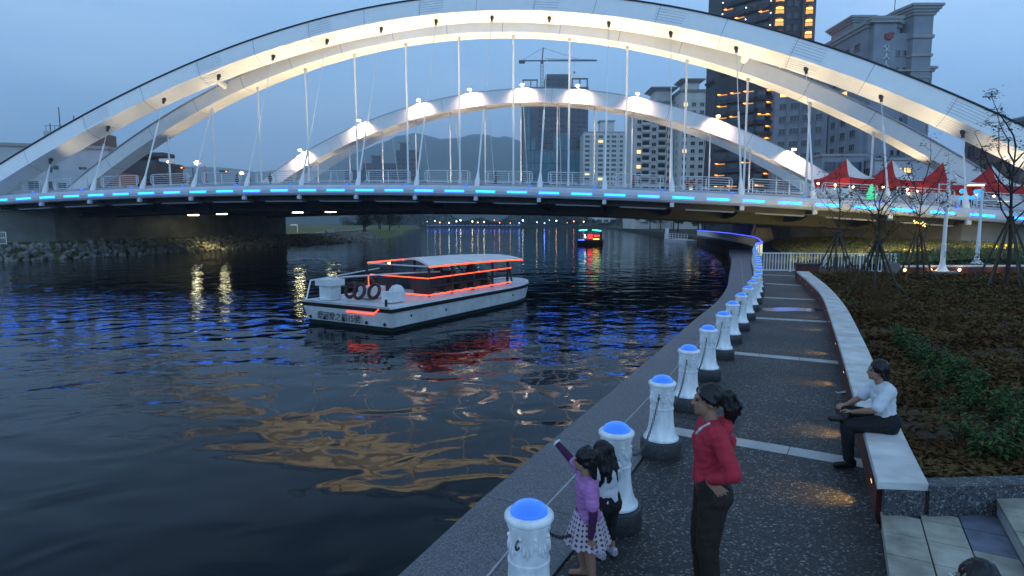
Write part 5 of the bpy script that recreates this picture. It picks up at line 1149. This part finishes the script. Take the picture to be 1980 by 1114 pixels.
def hand(mb, wr, d, n, k=1.0, curl=.35, thumb=1):
    """palm, four unequal bent fingers and a thumb; d points along the fingers, n out of the palm"""
    wr = V(wr); d = V(d).normalized(); n = (V(n) - d * V(n).dot(d)).normalized(); l = d.cross(n)
    for e in (-.024, -.008, .008, .024): capsule(mb, wr + d * .012 * k + l * e * .7 * k, wr + d * .082 * k + l * e * k, .0125 * k, .0115 * k, 7)
    for e, ln in ((-.030, .056), (-.010, .070), (.010, .075), (.030, .066)):
        b0 = wr + d * .086 * k + l * e * k; d1 = (d + n * curl + l * e * 3).normalized(); m1 = b0 + d1 * ln * .5 * k; d2 = (d1 + n * curl * 1.3).normalized(); e1 = m1 + d2 * ln * .5 * k
        capsule(mb, b0, m1, .0092 * k, .0085 * k, 6); capsule(mb, m1, e1, .0085 * k, .0070 * k, 6)
    b0 = wr + d * .03 * k + l * .026 * thumb * k; m1 = b0 + (d * .6 + l * thumb * .8 + n * .25).normalized() * .036 * k; e1 = m1 + (d + l * thumb * .25 + n * .3).normalized() * .032 * k
    capsule(mb, b0, m1, .0125 * k, .0105 * k, 6); capsule(mb, m1, e1, .0105 * k, .008 * k, 6)
def torso(mb, J, k, e, lo=0.0):
    ch, pe = V(J['chest']), V(J['pel'])
    capsule(mb, ch.lerp(V(J['sh_l']), .62), ch.lerp(V(J['sh_r']), .62), (.085 + e) * k, (.085 + e) * k)
    capsule(mb, V(J['sh_l']), V(J['sh_r']), (.052 + e) * k, (.052 + e) * k)
    sd = (V(J['sh_l']) - V(J['sh_r'])).normalized() * .058 * k; mid = pe.lerp(ch, .42)
    for s in (-1, 1):
        capsule(mb, ch + sd * s, mid + sd * s * .8, (.098 + e) * k, (.088 + e) * k); capsule(mb, mid + sd * s * .8, pe.lerp(mid, lo) + sd * s * .9, (.088 + e) * k, (.104 + e) * k)
def person(label, loc, yaw, J, k=1.0, shirt=None, sleeve=.5, long_=None, legs=None, leg_to=1.0, shoe=None, hairf=None, vox=.0075, group=None, hd=((0, 0, -1), (1, 0, 0)), hdr=None, curl=.3, look=0.0, extra=None, lo=0.0, skinm=None):
    P = thing('person', label, 'person', loc, yaw, group); J = {a: V(b) for a, b in J.items()}; sk = skinm or M['skin']
    b = MB(); torso(b, J, k, 0); nk = J['neck']; H = J['head']; F = V((math.cos(look), math.sin(look), 0)); S = V((-math.sin(look), math.cos(look), 0)); tilt = (H - nk).normalized()
    capsule(b, nk - V((0, 0, .05 * k)), H - V((0, 0, .05 * k)), .052 * k, .048 * k)
    RM = Matrix.Translation(H) @ Matrix.Rotation(look, 4, 'Z')
    b.ball((-.012 * k, 0, .022 * k), (.094 * k, .076 * k, .098 * k), 16, 12, RM); b.ball((.030 * k, 0, -.045 * k), (.062 * k, .058 * k, .068 * k), 14, 10, RM); b.ball((.070 * k, 0, -.088 * k), (.022 * k, .024 * k, .02 * k), 8, 6, RM)
    capsule(b, H + F * .082 * k + V((0, 0, .012 * k)), H + F * .106 * k + V((0, 0, -.026 * k)), .009 * k, .0135 * k, 8)
    for s in (-1, 1):
        b.ball((.106 * k - .012 * k, .010 * s * k, -.028 * k), (.008 * k, .008 * k, .007 * k), 6, 5, RM); b.ball((.078 * k, .028 * s * k, .024 * k), (.016 * k, .022 * k, .008 * k), 8, 6, RM); b.ball((-.010 * k, .078 * s * k, -.012 * k), (.018 * k, .010 * k, .030 * k), 8, 6, RM)
        b.ball((.055 * k, .036 * s * k, -.028 * k), (.022 * k, .02 * k, .02 * k), 8, 6, RM)
    b.ball((.088 * k, 0, -.052 * k), (.010 * k, .022 * k, .006 * k), 8, 6, RM); b.ball((.086 * k, 0, -.064 * k), (.010 * k, .018 * k, .007 * k), 8, 6, RM)
    hp = J['hip_l'].lerp(J['hip_r'], .5); capsule(b, J['hip_l'], J['hip_r'], .095 * k, .095 * k)
    for s in 'lr':
        capsule(b, J['sh_' + s], J['el_' + s], .046 * k, .037 * k); capsule(b, J['el_' + s], J['el_' + s].lerp(J['wr_' + s], .35), .037 * k, .036 * k); capsule(b, J['el_' + s].lerp(J['wr_' + s], .35), J['wr_' + s], .036 * k, .023 * k)
        capsule(b, J['hip_' + s], J['kn_' + s], .086 * k, .054 * k); cf = J['kn_' + s].lerp(J['an_' + s], .3); capsule(b, J['kn_' + s], cf, .052 * k, .053 * k); capsule(b, cf, J['an_' + s], .053 * k, .033 * k)
        to = J['toe_' + s]; an = J['an_' + s]; he = an + (an - to).normalized() * .045 * k; he.z = min(an.z, to.z + .01)
        capsule(b, an, V((an.x, an.y, an.z)).lerp(to, .15), .034 * k, .034 * k); capsule(b, he, to, .032 * k, .028 * k)
        if hd: dd = hd if not isinstance(hd, dict) else hd[s]; hand(b, J['wr_' + s], dd[0], dd[1], k * (1.0), curl, 1 if s == 'l' else -1)
    blob('body', b, vox, sk, P, 3)
    for s in (-1, 1): MB().ball((.083 * k, .029 * s * k, .006 * k), (.0085 * k, .0125 * k, .0075 * k), 8, 6, RM).build('eye', M['hair'], P, smooth=True)
    if shirt:
        c = MB(); torso(c, J, k, .015, lo)
        for s in 'lr':
            if sleeve: f1 = min(1, sleeve * 2); e1 = J['sh_' + s].lerp(J['el_' + s], f1); capsule(c, J['sh_' + s], e1, .066 * k, (.066 if sleeve < .6 else .052) * k)
            if sleeve > .5: capsule(c, J['el_' + s], J['el_' + s].lerp(J['wr_' + s], sleeve * 2 - 1), .052 * k, .040 * k)
        blob('shirt', c, max(.009, vox), shirt, P, 4)
    if long_:
        for s in 'lr': c = MB(); capsule(c, J['sh_' + s].lerp(J['el_' + s], .3), J['el_' + s], .052 * k, .044 * k); capsule(c, J['el_' + s], J['el_' + s].lerp(J['wr_' + s], .93), .044 * k, .031 * k); blob('sleeve', c, max(.009, vox), long_, P, 3)
    if legs:
        c = MB(); up = (J['pel'] - hp); up = V((0, 0, .05 * k)) if up.length < 1e-4 else up.normalized() * .05 * k
        capsule(c, J['hip_l'] + up, J['hip_r'] + up, .114 * k, .114 * k); capsule(c, J['hip_l'] - V((.012, 0, .02)) * k, J['hip_r'] - V((.012, 0, .02)) * k, .124 * k, .124 * k)
        for s in 'lr':
            f1 = min(1, leg_to * 2); e1 = J['hip_' + s].lerp(J['kn_' + s], f1); capsule(c, J['hip_' + s], e1, .112 * k, .080 * k)
            if leg_to > .5: capsule(c, J['kn_' + s], J['kn_' + s].lerp(J['an_' + s], leg_to * 2 - 1), .080 * k, (.058 if leg_to > .9 else .068) * k)
        blob('trousers', c, max(.009, vox), legs, P, 4)
    if shoe:
        for s in 'lr':
            to = J['toe_' + s]; an = J['an_' + s]; he = an + (an - to).normalized() * .05 * k; he.z = min(an.z, to.z + .012); c = MB(); capsule(c, he + V((0, 0, .004)), to, .044 * k, .036 * k); capsule(c, he + V((0, 0, .03 * k)), an + V((0, 0, .0)), .042 * k, .04 * k); blob('shoe', c, max(.008, vox), shoe, P, 2)
    if hairf: c = MB(); hairf(c, H, k, RM, F, S); blob('hair', c, max(.007, vox), M['hair'], P, 2)
    if extra: extra(P, J, k)
    return P
def hair_pony(c, H, k, RM, F, S):
    c.ball((-.022 * k, 0, .034 * k), (.101 * k, .083 * k, .094 * k), 16, 12, RM)
    for s in (-1, 1): capsule(c, H + F * .055 * k + S * s * .060 * k + V((0, 0, .055 * k)), H - F * .02 * k + S * s * .082 * k + V((0, 0, -.0 * k)), .022 * k, .020 * k)
    a = H - F * .105 * k + V((0, 0, .055 * k)); p1 = a - F * .035 * k - V((0, 0, .015 * k)); p2 = p1 - F * .02 * k - V((0, 0, .09 * k)); p3 = p2 + F * .015 * k - V((0, 0, .11 * k))
    capsule(c, a, p1, .03 * k, .042 * k); capsule(c, p1, p2, .046 * k, .054 * k); capsule(c, p2, p3, .054 * k, .022 * k); capsule(c, p2 - S * .015, p3 - V((0, 0, .03)) - S * .015, .04 * k, .012 * k)
    rnd = random.Random(6)
    for _ in range(12):
        o1 = V((rnd.gauss(0, .022), rnd.gauss(0, .022), rnd.gauss(0, .02))) * k; o2 = V((rnd.gauss(0, .022), rnd.gauss(0, .022), rnd.gauss(-.02, .04))) * k; capsule(c, p1 + o1, p2 + o1 * 1.6, .010 * k, .014 * k, 6); capsule(c, p2 + o1 * 1.6, p3 + o2, .014 * k, .006 * k, 6)
    for _ in range(0):
        y = rnd.uniform(-.08, .08) * k; capsule(c, H + F * rnd.uniform(.03, .075) * k + S * y + V((0, 0, rnd.uniform(.06, .105) * k)), a + S * y * .3, .012 * k, .014 * k, 6)
def hair_long(c, H, k, RM, F, S):
    c.ball((-.02 * k, 0, .03 * k), (.108 * k, .098 * k, .104 * k), 16, 12, RM)
    for s in (-.085, -.045, 0, .045, .085):
        a = H - F * .045 * k + S * s * k + V((0, 0, .02 * k)); b_ = H - F * .105 * k + S * s * 1.15 * k - V((0, 0, .18 * k)); capsule(c, a, b_, .055 * k, .052 * k); capsule(c, b_, b_ - V((0, 0, .17 * k)) + S * s * .2 * k + F * .02 * k, .052 * k, .022 * k)
    rnd = random.Random(8)
    for _ in range(20):
        s = rnd.uniform(-.1, .1); a = H - F * .09 * k + S * s * k + V((0, 0, .04 * k)); b_ = H - F * rnd.uniform(.11, .15) * k + S * s * 1.2 * k - V((0, 0, .18 * k)); capsule(c, a, b_, .018 * k, .024 * k, 6); capsule(c, b_, b_ - V((rnd.gauss(0, .02), rnd.gauss(0, .02), rnd.uniform(.12, .19))) * k, .024 * k, .010 * k, 6)
def hair_curly(c, H, k, RM, F, S):
    rnd = random.Random(2); c.ball((-.022 * k, 0, .03 * k), (.108 * k, .094 * k, .104 * k), 16, 12, RM)
    for _ in range(46):
        d = V((rnd.gauss(-.45, .6), rnd.gauss(0, .7), rnd.gauss(.1, .6))).normalized()
        if d.x > .55: continue
        c.ball((d.x * .105 * k - .02 * k, d.y * .096 * k, d.z * .10 * k + .03 * k), .027 * k, 7, 6, RM)
    for s in (-1, 0, 1): capsule(c, H - F * .08 * k + S * s * .05 * k, H - F * .10 * k + S * s * .055 * k - V((0, 0, .15 * k)), .045 * k, .026 * k)
def hair_short(c, H, k, RM, F, S):
    c.ball((-.024 * k, 0, .034 * k), (.104 * k, .090 * k, .100 * k), 16, 12, RM)
    for s in (-1, 1): capsule(c, H + S * s * .078 * k + V((0, 0, .03 * k)), H - F * .035 * k + S * s * .078 * k - V((0, 0, .05 * k)), .026 * k, .02 * k)
    capsule(c, H - F * .07 * k, H - F * .075 * k - V((0, 0, .10 * k)), .06 * k, .045 * k)
cloth = lambda n, c, v=.16, s=14: mat(n, c, .85, v, s, bump=.02, bscale=9, stretch=(1.3, 1.3, .7))
crim = cloth('crimson_jersey', (.42, .022, .042)); brown = cloth('dark_brown_twill', (.020, .013, .010)); lil = mat('lilac_stripe_knit', (.42, .17, .40), .85, .22, 5, stretch=(1, 1, 9)); plum = cloth('plum_knit', (.055, .012, .05)); wht = cloth('white_cotton', (.62, .63, .66), .06); blk = cloth('black_cloth', (.010, .010, .012)); shoeb = mat('black_leather', (.012, .012, .012), .35, .2, 9)
# polka dot cloth
dotm = bpy.data.materials.new('polka_dot_cotton'); dotm.use_nodes = True; t = dotm.node_tree; b = t.nodes['Principled BSDF']; b.inputs['Roughness'].default_value = .85; co = t.nodes.new('ShaderNodeUVMap'); mp_ = t.nodes.new('ShaderNodeMapping'); vo = t.nodes.new('ShaderNodeTexVoronoi'); vo.inputs['Randomness'].default_value = .0; vo.inputs['Scale'].default_value = 1
rmp = t.nodes.new('ShaderNodeValToRGB'); rmp.color_ramp.interpolation = 'CONSTANT'; rmp.color_ramp.elements[0].color = (.07, .022, .05, 1); rmp.color_ramp.elements[1].position = .27; rmp.color_ramp.elements[1].color = (.46, .39, .43, 1)
t.links.new(co.outputs[0], mp_.inputs[0]); t.links.new(mp_.outputs[0], vo.inputs['Vector']); t.links.new(vo.outputs['Distance'], rmp.inputs[0]); t.links.new(rmp.outputs[0], b.inputs['Base Color'])
# woman with hands on hips
def woman_extra(P, J, k):
    c = MB(); H = J['neck']
    c.tube([H + V((.05 * math.cos(a) - .045, .085 * math.sin(a) , -.055 - .02 * math.cos(a))) for a in [math.pi * (.25 + 1.5 * i / 12) for i in range(13)]], [.022, .032, .04, .046, .05, .052, .052, .052, .05, .046, .04, .032, .022], 8); blob('hood', c, .009, crim, P, 3)
    c = MB(); c.tube([H + V((.03, .10, .005)), H + V((.09, .075, -.05)), H + V((.115, .03, -.10))], [.014, .017, .012], 8); blob('collar', c, .009, cloth('flowered_collar', (.5, .47, .5), .4, 60), P, 2)
person('woman in a crimson hoodie and dark trousers with a ponytail, hands on hips', (1.42, 4.20, 0), R(172), dict(pel=(0, 0, .93), chest=(.015, 0, 1.20), neck=(.0, 0, 1.36), head=(.035, 0, 1.50), sh_l=(-.005, .155, 1.305), sh_r=(-.005, -.155, 1.305), el_l=(-.10, .30, 1.085), el_r=(-.19, -.30, 1.10), wr_l=(.045, .185, .985), wr_r=(-.03, -.19, .985), hip_l=(-.015, .085, .86), hip_r=(-.015, -.085, .86), kn_l=(.02, .10, .47), kn_r=(.035, -.09, .47), an_l=(-.03, .105, .085), an_r=(.01, -.10, .085), toe_l=(.11, .125, .03), toe_r=(.15, -.12, .03)),
       1.0, crim, .93, None, brown, 1.0, shoeb, hair_pony, .0068, None, dict(l=((-.62, .12, -.55), (0, -1, 0)), r=((-.3, .4, -.8), (0, 1, 0))), curl=.25, extra=woman_extra, lo=.0)
# girl pointing over the water
def skirt(P, J, k):
    n = 72; m_ = MB(); rows = []
    for r in range(9):
        f = r / 8; row = []
        for a in range(n + 1):
            an = 2 * math.pi * a / n; R0 = (.105 + .085 * f ** .85) * (1 + .07 * f * math.sin(an * 9)); row.append((J['pel'].x + R0 * math.cos(an) * .92, J['pel'].y + R0 * math.sin(an), J['pel'].z + .035 - .25 * f + .012 * f * math.sin(an * 9 + 1)))
        rows.append(row)
    for a, b_ in zip(rows, rows[1:]): m_.strip(a, b_)
    me = m_.mesh('skirt', dotm, smooth=True, ang=80); uv = me.uv_layers.new(name='UVMap')
    for p in me.polygons:
        for li, vi in zip(p.loop_indices, p.vertices): c = vi % (2 * (n + 1)); a = c % (n + 1); r = vi // (2 * (n + 1)) + c // (n + 1); uv.data[li].uv = (a / n * 26 + (.5 if 0 else 0), r / 8 * 7.0)
    link('skirt', me, P)
    MB().lathe([(.034, -.008), (.037, 0), (.034, .008)], 12, (0, 0, 0), Matrix.Translation(J['el_r'].lerp(J['wr_r'], .95)) @ (J['wr_r'] - J['el_r']).to_track_quat('Z', 'Y').to_matrix().to_4x4()).build('bracelet', wht, P, smooth=True)
person('small girl in a lilac top and polka dot skirt pointing over the river', (.58, 4.44, 0), R(176), dict(pel=(0, 0, .545), chest=(.01, 0, .735), neck=(.01, 0, .845), head=(.035, 0, .965), sh_l=(-.005, .115, .80), sh_r=(.02, -.115, .815), el_l=(-.03, .165, .615), el_r=(.13, -.22, .885), wr_l=(-.01, .175, .435), wr_r=(.245, -.31, .985), hip_l=(0, .06, .50), hip_r=(0, -.06, .50), kn_l=(-.01, .075, .275), kn_r=(.05, -.065, .275), an_l=(-.04, .08, .05), an_r=(.02, -.07, .05), toe_l=(.06, .09, .02), toe_r=(.12, -.08, .02)),
       .78, lil, .33, plum, None, 1, None, hair_curly, .006, None, dict(l=((.05, 0, -1), (0, -1, 0)), r=((.85, -.5, .12), (0, 0, -1))), curl=.1, extra=skirt, look=-.1)
# girl with long hair beside her
def floral(P, J, k): pass
flo = mat('flowered_shoes', (.42, .36, .44), .7, .7, 60)
g2 = person('small girl seen from behind with long black hair, white top and black capri trousers', (.77, 4.80, 0), R(118), dict(pel=(0, 0, .555), chest=(.02, 0, .745), neck=(.03, 0, .865), head=(.05, .02, .985), sh_l=(.0, .115, .82), sh_r=(.0, -.115, .82), el_l=(.07, .19, .66), el_r=(.07, -.165, .65), wr_l=(.18, .14, .58), wr_r=(.18, -.10, .60), hip_l=(0, .06, .51), hip_r=(0, -.06, .51), kn_l=(.02, .065, .28), kn_r=(.02, -.065, .28), an_l=(-.02, .07, .055), an_r=(-.02, -.07, .055), toe_l=(.09, .08, .022), toe_r=(.09, -.09, .022)),
       .80, wht, .3, None, blk, .74, flo, hair_long, .0065, None, ((.5, 0, -.6), (0, 0, -1)), curl=.3, look=.25)
g2.scale = (.90, .90, .90)
# man sitting on the wall, one ankle over the other knee
mn = person('man in a white T-shirt and black trousers sitting on the wall with crossed legs', (4.165, 6.60, 0), R(166), dict(pel=(0, 0, .56), chest=(.05, 0, .845), neck=(.075, 0, 1.01), head=(.12, 0, 1.135), sh_l=(.04, .18, .955), sh_r=(.05, -.18, .955), el_l=(.19, .24, .74), el_r=(.22, -.22, .75), wr_l=(.38, .10, .665), wr_r=(.40, -.08, .70), hip_l=(.02, .09, .545), hip_r=(.02, -.09, .545), kn_l=(.43, .10, .50), kn_r=(.42, -.14, .60), an_l=(.39, .09, .085), an_r=(.50, .12, .585), toe_l=(.53, .11, .035), toe_r=(.63, .19, .60)),
       1.0, wht, .42, None, blk, .97, shoeb, hair_short, .0075, None, dict(l=((.8, -.45, .05), (0, 0, -1)), r=((.75, .45, .0), (0, 0, -1))), curl=.55, look=.0)
mn.scale = (.96, .96, .985)
# person sitting low on the steps at the corner, only the head in view
def specs(P, J, k):
    H = J['head']; MB().tube([H + V((.098, -.05, .01)), H + V((.10, 0, .012)), H + V((.098, .05, .01))], .005, 6).tube([H + V((.098, .05, .01)), H + V((0, .085, .012))], .004, 5).tube([H + V((.098, -.05, .01)), H + V((0, -.085, .012))], .004, 5).build('spectacles', wht, P)
person('person with short dark hair and glasses sitting on the steps, cut off by the corner', (2.72, 3.0, 0), R(176), dict(pel=(-.34, 0, .41), chest=(-.02, 0, .66), neck=(.18, 0, .77), head=(.29, 0, .875), sh_l=(.08, .18, .765), sh_r=(.08, -.18, .765), el_l=(.20, .24, .52), el_r=(.20, -.24, .52), wr_l=(.30, .10, .42), wr_r=(.30, -.10, .42), hip_l=(-.32, .09, .40), hip_r=(-.32, -.09, .40), kn_l=(.06, .14, .56), kn_r=(.06, -.14, .56), an_l=(.02, .14, .235), an_r=(.02, -.14, .235), toe_l=(.16, .15, .185), toe_r=(.16, -.15, .185)),
       .93, blk, .45, None, brown, .97, shoeb, hair_short, .0085, None, ((.6, 0, -.4), (0, 0, -1)), curl=.4, extra=specs)
# walkers on the bridge
def walker(shirtm, seed):
    a = (-1) ** seed; return person('x', (0, 0, 0), 0, dict(pel=(0, 0, .93), chest=(.02, 0, 1.20), neck=(.0, 0, 1.37), head=(.03, 0, 1.51), sh_l=(0, .165, 1.31), sh_r=(0, -.165, 1.31), el_l=(-.06 * a, .21, 1.05), el_r=(.06 * a, -.21, 1.05), wr_l=(.05 - .08 * a, .2, .82), wr_r=(.05 + .08 * a, -.2, .82), hip_l=(0, .085, .87), hip_r=(0, -.085, .87), kn_l=(.08 * a, .09, .48), kn_r=(-.05 * a, -.09, .48), an_l=(.08 * a, .09, .085), an_r=(-.18 * a, -.09, .10), toe_l=(.08 * a + .14, .1, .03), toe_r=(-.18 * a + .13, -.1, .035)), 1.0, shirtm, .5, None, blk, 1, shoeb, hair_short, .02)
W0 = [walker(cloth('scarlet_shirt', (.5, .03, .02)), 0), walker(cloth('grey_shirt', (.10, .10, .12)), 1), walker(cloth('orange_shirt', (.5, .12, .02)), 2), walker(cloth('pale_shirt', (.4, .38, .36)), 3)]
for i, (w_, s, o, yw, lab) in enumerate(((0, 11.2, 3.0, 0, 'person in a scarlet shirt walking on the bridge right of the centre'), (0, 16.2, 3.2, 180, 'person in a red top by a bridge hanger, just right of the one in scarlet'), (2, 16.9, 4.0, 170, 'person in orange walking just behind the one in the red top'), (1, -41.5, 2.2, 90, 'dark clothed person leaning at the railing near the left arch foot'), (1, -31.2, 4.5, 0, 'dark clothed person standing on the bridge by the palms'),
                                      (1, -26.6, 3.4, 0, 'dark clothed person on the bridge beside the low orange street lamp'), (1, -2.2, 3.2, 20, 'dark clothed person on the bridge near the middle of the span'), (3, 30.6, 3.6, 200, 'person in a pale shirt at the left market tent'), (3, 35.6, 3.4, 90, 'person in a pale shirt between the second and third tents'), (1, 37.6, 3.0, 0, 'dark clothed person in front of the third tent'), (3, 40.4, 3.0, 180, 'person in a pale shirt by the blue balloons'), (1, 42.2, 2.6, 0, 'dark clothed person below the rightmost tent'))):
    c = W0[w_] if W0[w_]['label'] == 'x' else copy_tree(W0[w_]); c.location = deck(s, o); c.rotation_euler = (0, 0, R(yw) - .17); tag(c, lab, 'person', 'people on the bridge')

# passengers under the boat's roof
for i, (x, y, w_) in enumerate(((4.55, -.8, 1), (6.75, -1.0, 3), (6.75, .9, 1), (8.6, .2, 1))):
    J_ = dict(pel=(0, 0, .10), chest=(.05, 0, .42), neck=(.05, 0, .58), head=(.08, 0, .71), sh_l=(.03, .17, .53), sh_r=(.03, -.17, .53), el_l=(.12, .22, .28), el_r=(.12, -.22, .28), wr_l=(.33, .12, .18), wr_r=(.33, -.12, .18), hip_l=(.02, .09, .09), hip_r=(.02, -.09, .09), kn_l=(.42, .1, .10), kn_r=(.42, -.1, .10), an_l=(.40, .1, -.22), an_r=(.40, -.1, -.22), toe_l=(.52, .1, -.26), toe_r=(.52, -.1, -.26))
    if i == 0: p0 = person('x', (0, 0, 0), 0, J_, 1.0, cloth('navy_shirt', (.03, .035, .06)), .5, None, blk, 1, shoeb, hair_short, .02)
    c = p0 if i == 0 else copy_tree(p0); a_ = R(59.5); c.location = (-6.25 + x * math.cos(a_) - y * math.sin(a_), 23.1 + x * math.sin(a_) + y * math.cos(a_), WZ + 1.27); c.rotation_euler = (0, 0, a_ + (R(20) if i % 2 else 0))
    tag(c, ['dark clothed passenger seated at the stern end under the boat roof', 'dark clothed passenger seated midway on the near side under the boat roof', 'dark clothed passenger seated midway on the far side under the boat roof', 'dark clothed passenger seated closest to the bow under the boat roof'][i], 'person', 'passengers on the boat')
